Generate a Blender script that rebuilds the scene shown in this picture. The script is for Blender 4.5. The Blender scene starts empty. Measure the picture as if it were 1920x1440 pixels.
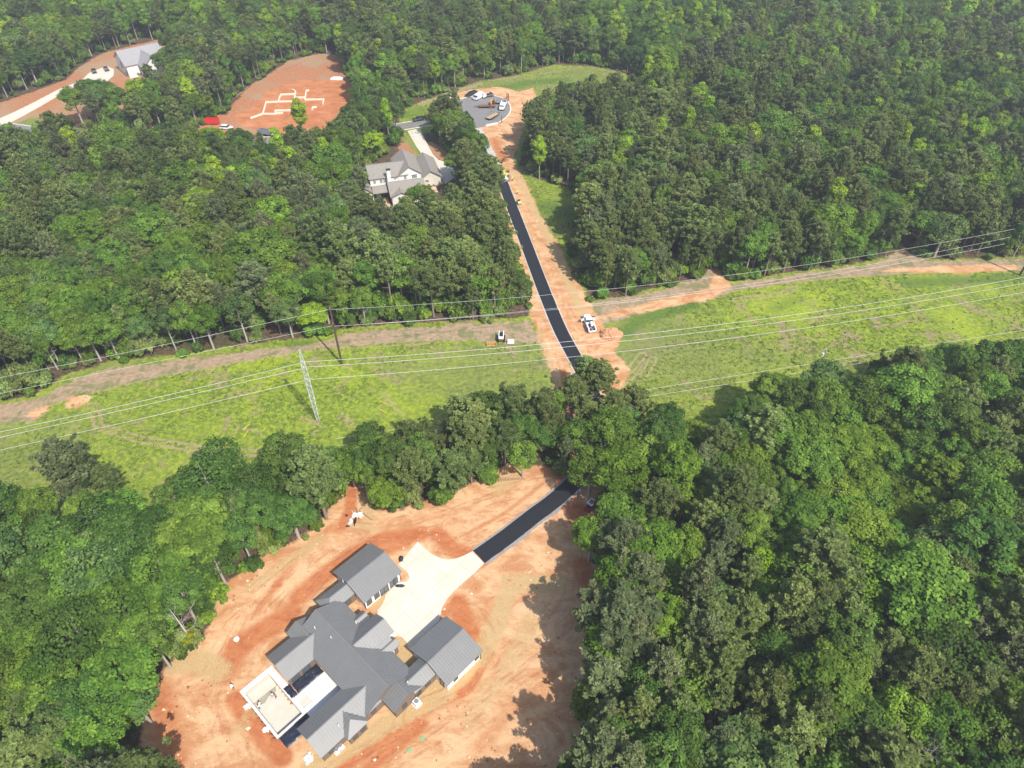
import bpy, bmesh, math, random
import numpy as np
from mathutils import Vector, Matrix
random.seed(7); RNG = np.random.default_rng(11)
R = math.radians
SC = bpy.context.scene
COL = SC.collection

# ------------------------------------------------------------------ camera, light, exposure
H, PITCH, F = 122.0, 43.0, 1333.0          # height above ground, tilt down, focal length in px of a 1920 wide frame
cam = bpy.data.cameras.new('camera'); co = bpy.data.objects.new('camera', cam); COL.objects.link(co)
co.location = (0, 0, H); co.rotation_euler = (R(90 - PITCH), 0, 0)
cam.sensor_width = 36; cam.sensor_fit = 'HORIZONTAL'; cam.lens = 36 * F / 1920
cam.clip_start = 1; cam.clip_end = 6000
SC.camera = co
SUN_AZ, SUN_EL = -38.0, 50.0                # light travels towards this azimuth (deg left of straight ahead is negative)
w = bpy.data.worlds.new('World'); SC.world = w; w.use_nodes = True
nt = w.node_tree; nt.nodes.clear()
sky = nt.nodes.new('ShaderNodeTexSky'); sky.sky_type = 'NISHITA'; sky.sun_disc = False
sky.sun_elevation = R(SUN_EL); sky.sun_rotation = R(180 + SUN_AZ); sky.air_density = 1.0; sky.dust_density = 1.5
bg = nt.nodes.new('ShaderNodeBackground'); bg.inputs[1].default_value = 0.15
out = nt.nodes.new('ShaderNodeOutputWorld')
nt.links.new(sky.outputs[0], bg.inputs[0]); nt.links.new(bg.outputs[0], out.inputs[0])
sun = bpy.data.lights.new('sun', 'SUN'); sun.energy = 4.2; sun.angle = R(0.6); sun.color = (1.0, 0.955, 0.89)
so = bpy.data.objects.new('sun', sun); COL.objects.link(so)
d = Vector((math.sin(R(SUN_AZ)) * math.cos(R(SUN_EL)), math.cos(R(SUN_AZ)) * math.cos(R(SUN_EL)), -math.sin(R(SUN_EL))))
so.rotation_euler = d.to_track_quat('-Z', 'Y').to_euler(); so.location = (0, -50, 200)
vs = SC.view_settings
vs.view_transform = 'Standard'; vs.look = 'None'; vs.gamma = 1; vs.exposure = 0.5; vs.use_curve_mapping = False
SC.render.engine = 'CYCLES'
SC.cycles.max_bounces = 5; SC.cycles.diffuse_bounces = 3; SC.cycles.glossy_bounces = 2; SC.cycles.transmission_bounces = 3
SC.cycles.transparent_max_bounces = 4; SC.cycles.caustics_reflective = False; SC.cycles.caustics_refractive = False

# ------------------------------------------------------------------ mapping from survey pixels to ground points
CP, SP = math.cos(R(PITCH)), math.sin(R(PITCH))
def G(px, py, z=0.0):
    u = (px - 960) / F; v = (py - 720) / F
    dy = CP - v * SP; dz = -SP - v * CP
    t = (z - H) / dz
    return (u * t, dy * t)
def proj(x, y, z):
    X = x; dz = z - H
    depth = y * CP - dz * SP
    up = y * SP + dz * CP
    return 960 + F * X / depth, 720 - F * up / depth, depth
def G3(px, py, z=0.0):
    a = G(px, py, z); return Vector((a[0], a[1], z))
def pts(lst, hz=0.0):
    o = []
    for q in lst:
        o.append(G(q[0], q[1], q[2] if len(q) > 2 else hz))
    return o

# ------------------------------------------------------------------ materials
MATS = {}
def nodes(m):
    m.use_nodes = True; t = m.node_tree; t.nodes.clear(); return t
def lin(c):
    return tuple(((v / 255) / 12.92 if v / 255 <= .04045 else ((v / 255 + .055) / 1.055) ** 2.4) for v in c) + (1,)
def mat(name, col, rough=.8, var=.12, scale=3.0, metal=0.0, bump=0.0, spec=.3):
    if name in MATS: return MATS[name]
    m = bpy.data.materials.new(name); t = nodes(m); N = t.nodes; L = t.links
    o = N.new('ShaderNodeOutputMaterial'); b = N.new('ShaderNodeBsdfPrincipled')
    b.inputs['Roughness'].default_value = rough; b.inputs['Metallic'].default_value = metal
    b.inputs['Specular IOR Level'].default_value = spec
    tc = N.new('ShaderNodeTexCoord'); n = N.new('ShaderNodeTexNoise'); n.inputs['Scale'].default_value = scale
    n.inputs['Detail'].default_value = 6
    L.new(tc.outputs['Object'], n.inputs['Vector'])
    mx = N.new('ShaderNodeMixRGB'); mx.inputs[1].default_value = tuple(c * (1 - var) for c in col[:3]) + (1,)
    mx.inputs[2].default_value = tuple(min(1, c * (1 + var)) for c in col[:3]) + (1,)
    L.new(n.outputs['Fac'], mx.inputs[0]); L.new(mx.outputs[0], b.inputs['Base Color'])
    if bump:
        bp = N.new('ShaderNodeBump'); bp.inputs['Strength'].default_value = bump; bp.inputs['Distance'].default_value = .1
        L.new(n.outputs['Fac'], bp.inputs['Height']); L.new(bp.outputs[0], b.inputs['Normal'])
    L.new(b.outputs[0], o.inputs[0]); MATS[name] = m; return m

def foliage(name, c1, c2, c3, transl=.22):
    m = bpy.data.materials.new(name); t = nodes(m); N = t.nodes; L = t.links
    o = N.new('ShaderNodeOutputMaterial')
    at = N.new('ShaderNodeAttribute'); at.attribute_name = 'tint'
    rp = N.new('ShaderNodeValToRGB'); e = rp.color_ramp.elements
    e[0].color = c1 + (1,); e[0].position = .15; e[1].color = c3 + (1,); e[1].position = .95
    k = e.new(.55); k.color = c2 + (1,)
    L.new(at.outputs['Fac'], rp.inputs[0])
    oi = N.new('ShaderNodeObjectInfo')
    hs = N.new('ShaderNodeHueSaturation')
    m1 = N.new('ShaderNodeMapRange'); m1.inputs[3].default_value = .485; m1.inputs[4].default_value = .515
    m2 = N.new('ShaderNodeMapRange'); m2.inputs[3].default_value = .72; m2.inputs[4].default_value = 1.28
    mm = N.new('ShaderNodeMath'); mm.operation = 'MULTIPLY'; mm.inputs[1].default_value = 7.31
    mf = N.new('ShaderNodeMath'); mf.operation = 'FRACT'
    L.new(oi.outputs['Random'], m1.inputs[0]); L.new(oi.outputs['Random'], mm.inputs[0]); L.new(mm.outputs[0], mf.inputs[0])
    L.new(mf.outputs[0], m2.inputs[0])
    L.new(m1.outputs[0], hs.inputs['Hue']); L.new(m2.outputs[0], hs.inputs['Value']); L.new(rp.outputs[0], hs.inputs['Color'])
    df = N.new('ShaderNodeBsdfDiffuse'); tr = N.new('ShaderNodeBsdfTranslucent'); mix = N.new('ShaderNodeMixShader')
    mix.inputs[0].default_value = transl
    L.new(hs.outputs[0], df.inputs[0]); L.new(hs.outputs[0], tr.inputs[0])
    L.new(df.outputs[0], mix.inputs[1]); L.new(tr.outputs[0], mix.inputs[2])
    L.new(mix.outputs[0], o.inputs[0]); return m

# ------------------------------------------------------------------ object helpers
def tag(o, label=None, cat=None, group=None, kind=None):
    if label: o['label'] = label
    if cat: o['category'] = cat
    if group: o['group'] = group
    if kind: o['kind'] = kind
    return o
def empty(name, loc=(0, 0, 0), rz=0.0):
    o = bpy.data.objects.new(name, None); COL.objects.link(o); o.location = loc; o.rotation_euler = (0, 0, rz)
    o.empty_display_size = .3
    return o
def np_mesh(name, V, Fq, mats=(), midx=None, attr=None, smooth=False):
    """V (n,3), Fq (m,k)"""
    me = bpy.data.meshes.new(name); V = np.asarray(V, np.float32); Fq = np.asarray(Fq, np.int32)
    m, k = Fq.shape
    me.vertices.add(len(V)); me.vertices.foreach_set('co', V.ravel())
    me.loops.add(m * k); me.loops.foreach_set('vertex_index', Fq.ravel())
    me.polygons.add(m); me.polygons.foreach_set('loop_start', np.arange(0, m * k, k, dtype=np.int32))
    me.polygons.foreach_set('loop_total', np.full(m, k, np.int32))
    for x in mats: me.materials.append(x)
    if midx is not None: me.polygons.foreach_set('material_index', np.asarray(midx, np.int32))
    if smooth: me.polygons.foreach_set('use_smooth', np.ones(m, bool))
    me.update(calc_edges=True)
    if attr:
        for an, (dom, arr) in attr.items():
            a = me.attributes.new(an, 'FLOAT', dom); a.data.foreach_set('value', np.asarray(arr, np.float32))
    return me
class MB:
    def __init__(s): s.v = []; s.f = []; s.m = []
    def add(s, v, f, m=0):
        n = len(s.v); s.v += [tuple(x) for x in v]; s.f += [tuple(i + n for i in q) for q in f]; s.m += [m] * len(f); return s
    def box(s, c, d, m=0, M=None, taper=1.0, bev=0.0):
        x, y, z = (k / 2 for k in d)
        if bev:
            # chamfered top edges
            lv = [(-z, 1, 1), (z - bev, 1, 1), (z, (x - bev) / x, (y - bev) / y)]
        else:
            lv = [(-z, 1, 1), (z, taper, taper)]
        v = []
        for zz, sx, sy in lv:
            for a, b in ((-1, -1), (1, -1), (1, 1), (-1, 1)): v.append(Vector((a * x * sx, b * y * sy, zz)))
        f = [(3, 2, 1, 0)]
        for k in range(len(lv) - 1):
            o = 4 * k
            f += [(o + i, o + (i + 1) % 4, o + 4 + (i + 1) % 4, o + 4 + i) for i in range(4)]
        o = 4 * (len(lv) - 1); f.append((o, o + 1, o + 2, o + 3))
        if M: v = [M @ q for q in v]
        v = [q + Vector(c) for q in v]
        return s.add(v, f, m)
    def cyl(s, a, b, r0, r1=None, n=8, m=0, caps=True):
        a = Vector(a); b = Vector(b); r1 = r0 if r1 is None else r1
        d = (b - a).normalized(); t = d.orthogonal().normalized(); u = d.cross(t)
        v = []
        for p, r in ((a, r0), (b, r1)):
            for i in range(n):
                an = 2 * math.pi * i / n; v.append(p + (t * math.cos(an) + u * math.sin(an)) * r)
        f = [(i, (i + 1) % n, n + (i + 1) % n, n + i) for i in range(n)]
        if caps: f += [tuple(range(n - 1, -1, -1)), tuple(range(n, 2 * n))]
        return s.add(v, f, m)
    def tube(s, P, r, n=5, m=0):
        P = [Vector(p) for p in P]; rr = r if isinstance(r, (list, tuple)) else [r] * len(P)
        v = []; up = Vector((0, 0, 1))
        for i, p in enumerate(P):
            d = (P[min(i + 1, len(P) - 1)] - P[max(i - 1, 0)]).normalized()
            t = d.cross(up); t = t.normalized() if t.length > 1e-3 else Vector((1, 0, 0)); u = t.cross(d)
            for k in range(n):
                an = 2 * math.pi * k / n; v.append(p + (t * math.cos(an) + u * math.sin(an)) * rr[i])
        f = [(i * n + k, i * n + (k + 1) % n, (i + 1) * n + (k + 1) % n, (i + 1) * n + k) for i in range(len(P) - 1) for k in range(n)]
        return s.add(v, f, m)
    def prism(s, poly, z0, z1, m=0):
        n = len(poly); v = [(p[0], p[1], z0) for p in poly] + [(p[0], p[1], z1) for p in poly]
        f = [tuple(range(n - 1, -1, -1)), tuple(range(n, 2 * n))] + [(i, (i + 1) % n, n + (i + 1) % n, n + i) for i in range(n)]
        return s.add(v, f, m)
    def build(s, name, mats, parent=None, smooth=False):
        me = bpy.data.meshes.new(name); me.from_pydata(s.v, [], s.f)
        for x in (mats if isinstance(mats, (list, tuple)) else [mats]): me.materials.append(x)
        if len(me.materials) > 1: me.polygons.foreach_set('material_index', s.m)
        bm = bmesh.new(); bm.from_mesh(me); bmesh.ops.recalc_face_normals(bm, faces=bm.faces)
        if smooth:
            for f in bm.faces: f.smooth = True
        bm.to_mesh(me); bm.free(); me.update()
        o = bpy.data.objects.new(name, me); COL.objects.link(o)
        if parent: o.parent = parent
        return o
def catmull(P, n=8):
    P = [np.array(p, float) for p in P]; P = [2 * P[0] - P[1]] + P + [2 * P[-1] - P[-2]]; o = []
    for i in range(1, len(P) - 2):
        for k in range(n):
            t = k / n
            o.append(.5 * ((2 * P[i]) + (P[i + 1] - P[i - 1]) * t + (2 * P[i - 1] - 5 * P[i] + 4 * P[i + 1] - P[i + 2]) * t * t + (3 * P[i] - P[i - 1] - 3 * P[i + 1] + P[i + 2]) * t ** 3))
    o.append(P[-2]); return o
def copy_tree(o, parent=None):
    c = o.copy(); COL.objects.link(c)
    if parent is not None: c.parent = parent
    for ch in list(o.children): copy_tree(ch, c)
    return c
# ------------------------------------------------------------------ layout of the open ground (tree free outlines)
FIELD = pts([(-160, 800), (-60, 775), (0, 757), (60, 748), (130, 706), (200, 684), (330, 670), (430, 656), (520, 642), (620, 634), (640, 620), (720, 614), (850, 607), (995, 598),
    (1105, 568), (1180, 560), (1260, 537), (1320, 526), (1345, 508), (1362, 530), (1400, 530), (1480, 515), (1560, 505), (1640, 492), (1680, 478), (1700, 468), (1742, 490), (1820, 488), (1920, 485), (2080, 476),
    (2080, 620, 15), (1920, 622, 15), (1830, 622, 15), (1745, 612, 16), (1690, 640, 14), (1640, 685, 14), (1560, 668, 14), (1500, 690, 14), (1430, 705, 13), (1350, 768, 13), (1290, 790, 12), (1215, 760, 12), (1150, 760, 8),
    (1030, 730, 9), (960, 722, 12), (900, 745, 12), (830, 775, 11), (790, 800, 11), (740, 835, 10), (690, 792, 10), (650, 806, 10), (600, 838, 11), (540, 838, 11), (440, 850, 12), (400, 856, 12), (330, 885, 12), (300, 912, 12),
    (285, 940, 6), (230, 975, 3), (180, 978, 3), (120, 960, 8), (60, 935, 12), (0, 932, 12), (-60, 935, 12), (-200, 940, 12)])
CORR = pts([(880, 232), (905, 285), (925, 330), (942, 375), (960, 440), (978, 500), (998, 575), (1003, 605), (1015, 640), (1028, 690), (1045, 730), (1066, 770), (1078, 800), (1080, 850), (1066, 900), (1085, 925), (1118, 925),
    (1140, 880), (1142, 830), (1140, 790), (1150, 760), (1165, 720), (1140, 660), (1135, 615), (1108, 570), (1080, 520), (1052, 455), (1025, 408), (1002, 360), (975, 305), (952, 250)])
GLADE = pts([(985, 325), (1025, 345), (1062, 352), (1082, 385), (1075, 420), (1060, 450), (1030, 420), (1010, 395), (985, 350)])
CLEAR = pts([(1075, 898), (1040, 893), (990, 893), (960, 885), (925, 905), (895, 925), (865, 943), (800, 960), (760, 975), (700, 978), (682, 955), (668, 905), (652, 925), (640, 975), (600, 1005), (560, 1032), (520, 1050), (470, 1080), (432, 1120),
    (425, 1160), (412, 1200), (372, 1225), (336, 1262), (315, 1300), (300, 1345), (296, 1400), (296, 1470), (500, 1600), (820, 1620), (930, 1550), (1005, 1470, 6), (1052, 1400, 6), (1080, 1300, 6), (1098, 1200, 6), (1128, 1130, 6), (1118, 1080, 6),
    (1095, 1010, 6), (1096, 950, 4), (1110, 915)])
CUL = pts([(745, 212), (790, 190), (850, 168), (900, 152), (960, 143), (1040, 121), (1110, 124), (1160, 134), (1200, 146), (1205, 148, 13), (1130, 146, 15), (1060, 138, 15), (1022, 148, 15), (1006, 172, 11), (994, 215, 8), (982, 255, 6), (972, 285, 4), (950, 262), (885, 240), (850, 246), (800, 250), (760, 262)])
MIDH = pts([(672, 350), (704, 304), (732, 288), (755, 268), (770, 246), (800, 250), (832, 285), (862, 298), (866, 325), (848, 362, 8), (815, 385, 9), (790, 398, 8), (745, 410, 9), (712, 398, 8), (690, 380, 8)])
FND = pts([(372, 246), (395, 228), (425, 214), (440, 190), (470, 160), (500, 143), (540, 114), (600, 100), (634, 104), (648, 140), (664, 160), (658, 188, 12), (628, 214, 12), (600, 240, 14), (550, 238, 14), (535, 258, 14), (470, 256, 14), (430, 242, 14), (385, 244, 14)])
WH = pts([(-90, 250), (-10, 195), (50, 175), (122, 150), (146, 126), (190, 100), (250, 84), (295, 74), (330, 78), (352, 90), (312, 120), (305, 125, 15), (270, 138, 15), (215, 148, 15), (185, 148, 15), (185, 150, 12), (125, 174, 11), (92, 190, 11), (60, 209, 10), (30, 228, 10), (-20, 250, 12), (-90, 280, 10)])
WS = pts([(-90, 262), (0, 240), (60, 218), (95, 222), (140, 236), (250, 258), (340, 256), (420, 240), (430, 250, 10), (330, 260, 10), (215, 263, 10), (180, 254, 12), (150, 242, 13), (100, 230, 13), (60, 236, 13), (0, 248, 12), (-90, 256, 13)])
STREET_C = catmull(pts([(905, 205), (840, 222), (780, 233), (700, 246), (600, 259), (500, 264), (400, 266), (300, 273), (200, 267), (100, 252), (0, 237), (-120, 225), (-300, 215)]), 8)

def sdf(P, poly):
    """signed distance, positive inside. P (n,2)"""
    poly = np.array(poly); n = len(poly); d = np.full(len(P), 1e9); ins = np.zeros(len(P), bool)
    for i in range(n):
        a = poly[i]; b = poly[(i + 1) % n]; e = b - a; w_ = P - a
        t = np.clip((w_ @ e) / max(1e-9, e @ e), 0, 1)
        dd = np.hypot(*(w_ - t[:, None] * e).T); d = np.minimum(d, dd)
        c = ((a[1] > P[:, 1]) != (b[1] > P[:, 1]))
        with np.errstate(divide='ignore', invalid='ignore'):
            xi = a[0] + (P[:, 1] - a[1]) * e[0] / (e[1] if abs(e[1]) > 1e-9 else 1e-9)
        ins ^= c & (P[:, 0] < xi)
    return np.where(ins, d, -d)
def line_d(P, line):
    d = np.full(len(P), 1e9); line = np.array(line)
    for a, b in zip(line[:-1], line[1:]):
        e = b - a; w_ = P - a; t = np.clip((w_ @ e) / max(1e-9, e @ e), 0, 1)
        d = np.minimum(d, np.hypot(*(w_ - t[:, None] * e).T))
    return d

# asphalt lane centre line
LANE = catmull(pts([(941, 338), (957, 380), (977, 432), (1002, 498), (1029, 568), (1053, 624), (1079, 672), (1104, 722), (1122, 775), (1122, 830), (1104, 876), (1076, 905), (1040, 938), (1000, 968), (950, 1007), (898, 1044)]), 8)
GRAVEL = catmull(pts([(888, 232), (901, 252), (917, 285), (932, 318), (942, 340)]), 8)

# ------------------------------------------------------------------ terrain sheet
def axis(lo, hi, st, far_lo, far_hi):
    c = list(np.arange(lo, hi, st)); s = st; x = lo
    a = []
    while x > far_lo: s *= 1.12; x -= s; a.append(x)
    s = st; x = c[-1]; b = []
    while x < far_hi: s *= 1.12; x += s; b.append(x)
    return np.array(a[::-1] + c + b)
xs = axis(-150, 150, .65, -1500, 1500); ys = axis(30, 400, .65, -900, 2600)
X, Y = np.meshgrid(xs, ys); GP = np.stack([X.ravel(), Y.ravel()], 1)
nx, ny = len(xs), len(ys)
def in_any(P, m=0): 
    s = np.full(len(P), -1e9)
    for q in (FIELD, CORR, GLADE, CLEAR, CUL, MIDH, FND, WH, WS): s = np.maximum(s, sdf(P, q))
    s = np.maximum(s, 3.6 - line_d(P, STREET_C)); return s
near = (np.abs(GP[:, 0]) < 420) & (GP[:, 1] > 0) & (GP[:, 1] < 560)
def fld(fn, default):
    o = np.full(len(GP), default, float); o[near] = fn(GP[near]); return o
def capped(poly): return lambda P: np.clip(sdf(P, poly), -8, 8)
g1 = fld(capped(FIELD), -8.); g2 = fld(capped(GLADE), -8.); g3 = fld(capped(CUL), -8.); g4 = fld(capped(WS), -8.)
LAWN = pts([(742, 262), (772, 246), (792, 290), (780, 292), (765, 268)])
g5 = fld(capped(LAWN), -8.)
m_grass = np.maximum.reduce([fld(capped(CORR), -8.) + 1.0, g1 + 1.2, g2 + 1., g3, g4 - 1, g5])
# bare tan strip under the north tree line, right hand strip too
TAN = pts([(-90, 790), (0, 762), (60, 752), (140, 712), (210, 690), (330, 676), (430, 662), (620, 640), (640, 625), (720, 618), (995, 602), (1015, 640), (960, 642), (900, 640), (800, 638), (700, 645), (600, 650), (500, 668), (380, 690), (220, 722), (100, 755), (60, 790), (0, 795), (-90, 815)])
TAN2 = pts([(1100, 572), (1260, 540), (1345, 500), (1370, 532), (1480, 516), (1560, 505), (1640, 493), (1700, 465), (1742, 490), (1920, 486), (2080, 478), (2080, 494), (1920, 505), (1700, 512), (1560, 520), (1470, 530), (1380, 545), (1330, 560), (1220, 582), (1140, 606), (1120, 610)])
m_tan = np.maximum(fld(capped(TAN), -8.), fld(capped(TAN2), -8.))
CULRING = pts([(800, 215), (835, 180), (880, 168), (940, 163), (975, 172), (1000, 164), (1012, 175, 6), (990, 200), (975, 260), (962, 300), (940, 262), (905, 245), (880, 240), (840, 235)])
CLAYPATCH = [pts(q) for q in (
    [(1128, 600), (1215, 583), (1330, 562), (1372, 535), (1350, 505), (1338, 512), (1330, 540), (1250, 560), (1160, 580), (1120, 592)],
    [(1640, 508), (1720, 500), (1800, 498), (1905, 495), (1910, 506), (1820, 512), (1740, 512)],
    [(122, 765), (128, 745), (160, 738), (175, 745), (150, 762)], [(50, 780), (60, 768), (92, 760), (95, 768), (66, 784)],
    [(1120, 620), (1150, 612), (1165, 630), (1150, 660), (1180, 690), (1170, 730), (1150, 770), (1120, 700)])]
CORRC = pts([(880, 232), (905, 285), (922, 330), (940, 375), (957, 440), (974, 500), (992, 575), (1000, 605), (1012, 640), (1028, 690), (1045, 730), (1060, 770), (1070, 800), (1070, 850), (1058, 900), (1085, 930), (1122, 930),
    (1146, 880), (1146, 830), (1144, 790), (1152, 760), (1165, 720), (1140, 660), (1135, 615), (1102, 562), (1074, 512), (1043, 452), (1012, 398), (990, 350), (968, 310), (950, 270), (950, 240)])
m_clay = np.maximum.reduce([fld(capped(CORRC), -8.), fld(capped(CLEAR), -8.) + 2.8, fld(capped(CULRING), -8.)] + [fld(capped(q), -8.) for q in CLAYPATCH])
# red ground at the house sites in the back
m_red = np.maximum.reduce([fld(capped(FND), -8.), fld(capped(WH), -8.) - .5, fld(capped(pts([(60, 225), (130, 190), (330, 170), (430, 215), (420, 262), (250, 252), (140, 232)])), -8.) - 1.5,
     fld(capped(pts([(745, 275), (765, 262), (785, 290), (800, 310), (760, 300)])), -8.) , fld(capped(pts([(800, 262), (815, 268), (862, 300), (850, 306), (826, 300), (808, 285)])), -8.)])
def strokes(lst):
    def fn(P):
        o = np.zeros(len(P))
        for pl, rad, st in lst:
            q = pts(pl) if len(pl) > 1 else pts([pl[0], (pl[0][0] + 1, pl[0][1])])
            dd = line_d(P, q); o = np.maximum(o, st * np.clip(1.25 - dd / rad, 0, 1))
        return o
    return fn
RED = [([(560, 1120), (600, 1085), (660, 1040), (720, 1010), (790, 1000)], 2.6, 1.), ([(545, 1150), (500, 1180), (450, 1210), (420, 1260)], 3.2, 1.), ([(440, 1310), (470, 1350), (500, 1390), (530, 1420)], 2.2, 1.),
    ([(820, 1000), (850, 1030), (880, 1040)], 2.5, 1.), ([(860, 1130), (880, 1180), (905, 1230)], 2.6, 1.), ([(900, 1060), (930, 1040), (1000, 980), (1080, 930)], 1.1, 1.), ([(905, 1240), (880, 1290), (800, 1330), (700, 1400), (620, 1460)], 1.5, .95),
    ([(790, 1360), (740, 1400), (690, 1440)], 1.8, .9), ([(860, 1180), (850, 1130), (835, 1150)], 1.4, .9), ([(1080, 955), (1100, 990)], 3.2, 1.), ([(1050, 880), (1060, 900)], 3.0, 1.), ([(1090, 1060), (1110, 1110)], 3.0, .9),
    ([(480, 1150), (560, 1040), (620, 990)], 1.6, .6), ([(660, 915), (655, 960), (640, 990)], 1.8, .95), ([(700, 1040), (760, 1020)], 2, .8), ([(300, 1300), (330, 1420)], 4, .7), ([(930, 1100), (1010, 1090), (1060, 1060)], 1.5, .5),
    ([(900, 1400), (960, 1330), (1060, 1290)], 2.5, .5), ([(880, 1000), (950, 960), (1020, 905)], .9, .6), ([(620, 1000), (740, 985), (860, 962)], .9, .5), ([(540, 1320), (520, 1420)], 2.5, .8),
    ([(1110, 770), (1090, 800), (1070, 840), (1064, 880)], 2.0, 1.), ([(1056, 695), (1060, 740)], 1.2, .9), ([(1002, 600), (1014, 640)], .8, .7), ([(925, 262), (935, 285), (945, 300)], 3., .8), ([(960, 250), (970, 300), (1000, 370)], 2., .5), ([(905, 290), (920, 330), (960, 420)], 1.6, .6), ([(1075, 490), (1085, 520)], 3., .7),
    ([(600, 250), (560, 235), (500, 235)], 6, .3)]
STRAW = [([(770, 1310), (860, 1270), (900, 1230), (935, 1160), (960, 1090), (1050, 1095)], 2.6, 1.), ([(580, 1440), (640, 1410), (740, 1350), (840, 1300)], 2.2, 1.), ([(720, 1105), (705, 1130)], 2.3, 1.), ([(745, 1210), (765, 1240)], 2.2, 1.), ([(330, 1240), (380, 1240), (410, 1260)], 3.2, 1.),
    ([(600, 1010), (560, 1040), (470, 1100)], 2.2, .7), ([(700, 990), (660, 985)], 2., .7), ([(480, 1320), (440, 1380)], 2.0, .6), ([(960, 900), (930, 915)], 3., .8), ([(880, 1350), (960, 1240), (1000, 1160)], 4., .6), ([(690, 940), (690, 975)], 2.0, .8), ([(1100, 960), (1090, 985)], 2., .4), ([(965, 320), (1000, 390), (1030, 450), (1070, 540), (1100, 600)], 2.6, .75), ([(1010, 620), (1030, 680), (1045, 720)], 1.8, .7), ([(920, 262), (935, 300)], 1.5, .5)]
TRACK = [([(990, 640), (1018, 640), (1040, 700), (1050, 760)], 2.2, .8), ([(-60, 775), (60, 752), (200, 712), (380, 690), (560, 655), (720, 640), (900, 632)], 1.8, .75), ([(175, 770), (178, 800), (260, 828), (400, 850)], .45, 1.), ([(190, 765), (192, 797), (270, 820), (400, 842)], .45, 1.),
    ([(1145, 720), (1180, 690), (1190, 675)], .4, 1.), ([(1155, 735), (1195, 700), (1210, 675)], .4, 1.), ([(1330, 545), (1480, 528), (1640, 512), (1900, 500)], 1.3, 1.), ([(1380, 560), (1490, 545), (1470, 530)], .8, .7), ([(120, 690), (0, 740)], 3., .4),
    ([(730, 618), (700, 616)], 1.5, .6), ([(950, 643), (965, 668)], 1.1, .9), ([(565, 785), (600, 795)], 1.0, .9), ([(640, 683), (660, 690)], .8, .9), ([(440, 800), (490, 812)], 1.2, .7), ([(640, 780), (660, 795)], 2., .7), ([(720, 740), (750, 775)], 2., .6), ([(380, 870), (340, 880)], 4, .5), ([(960, 700), (975, 690)], 1.5, .6),
    ([(1500, 745), (1560, 700), (1620, 660)], 3, .6), ([(1290, 790), (1240, 800)], 3, .5), ([(900, 152), (1000, 140), (1100, 125), (1180, 140)], 2.5, .6), ([(790, 196), (850, 172), (900, 158)], 3., .9)]
FRESH = [([(1300, 570), (1200, 600), (1170, 625)], 4., 1.), ([(1500, 560), (1450, 580)], 4., .7), ([(545, 650), (600, 645)], 3.5, 1.), ([(1030, 390), (1060, 400)], 9., 1.), ([(930, 170), (990, 155), (1060, 150)], 6., 1.), ([(760, 215), (800, 205)], 8, .8), ([(900, 232), (935, 245)], 5., .9), ([(1700, 530), (1850, 525), (1920, 520)], 4, .9), ([(1230, 640), (1300, 620), (1400, 640)], 4, .6), ([(960, 258), (965, 268)], 4, 1.), ([(780, 262), (790, 285)], 2, 1.), ([(120, 222), (150, 232)], 4, .8), ([(975, 300), (1000, 350), (1020, 400)], 1.6, .7), ([(0, 860), (100, 850)], 6, .5)]
f_red = fld(strokes(RED), 0.); f_straw = fld(strokes(STRAW), 0.); f_track = fld(strokes(TRACK), 0.); f_fresh = fld(strokes(FRESH), 0.)
TYRE = [pts(q) for q in ([(600, 985), (700, 1000), (820, 965), (930, 925), (1040, 905)], [(1060, 935), (1090, 1010), (1080, 1120), (1020, 1220), (900, 1310), (760, 1400), (640, 1470)], [(560, 1060), (480, 1130), (430, 1230), (410, 1330), (450, 1440)], [(880, 1150), (920, 1220), (880, 1290), (780, 1340)],
    [(540, 1140), (610, 1060), (680, 1010), (800, 1010), (880, 1030), (1000, 960), (1075, 930)], [(1005, 600), (1022, 660), (1050, 740), (1068, 800)], [(905, 262), (925, 300), (958, 370), (995, 450), (1035, 540), (1070, 610), (1095, 680)], [(1095, 640), (1160, 600), (1260, 560), (1340, 548)])]
TYREF = [pts(q) for q in ([(172, 760), (185, 800), (262, 824), (400, 846), (520, 850)], [(1140, 725), (1185, 690), (1205, 665)], [(1150, 745), (1210, 700), (1225, 672)], [(-60, 790), (100, 752), (300, 700), (560, 655), (800, 640)], [(1330, 548), (1480, 524), (1640, 512), (1910, 500)], [(1380, 562), (1470, 550), (1490, 540)])]
d_tyre = fld(lambda P: np.clip(np.min([line_d(P, q) for q in TYRE], 0), 0, 12), 12.); d_tyref = fld(lambda P: np.clip(np.min([line_d(P, q) for q in TYREF], 0), 0, 12), 12.)
opn = fld(lambda P: np.clip(in_any(P), -8, 8), -8.)
# gentle ground swell under the woods only, plus small roughness on the open clay
sw = (np.sin(GP[:, 0] * .017 + 1.3) + np.sin(GP[:, 1] * .013 + GP[:, 0] * .006)) * 1.2
Z = np.where(opn > -7.9, 0, 0) + np.clip((-opn - 6) / 60, 0, .0) * sw
idx = np.arange(nx * ny).reshape(ny, nx)
FQ = np.stack([idx[:-1, :-1].ravel(), idx[:-1, 1:].ravel(), idx[1:, 1:].ravel(), idx[1:, :-1].ravel()], 1)

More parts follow.
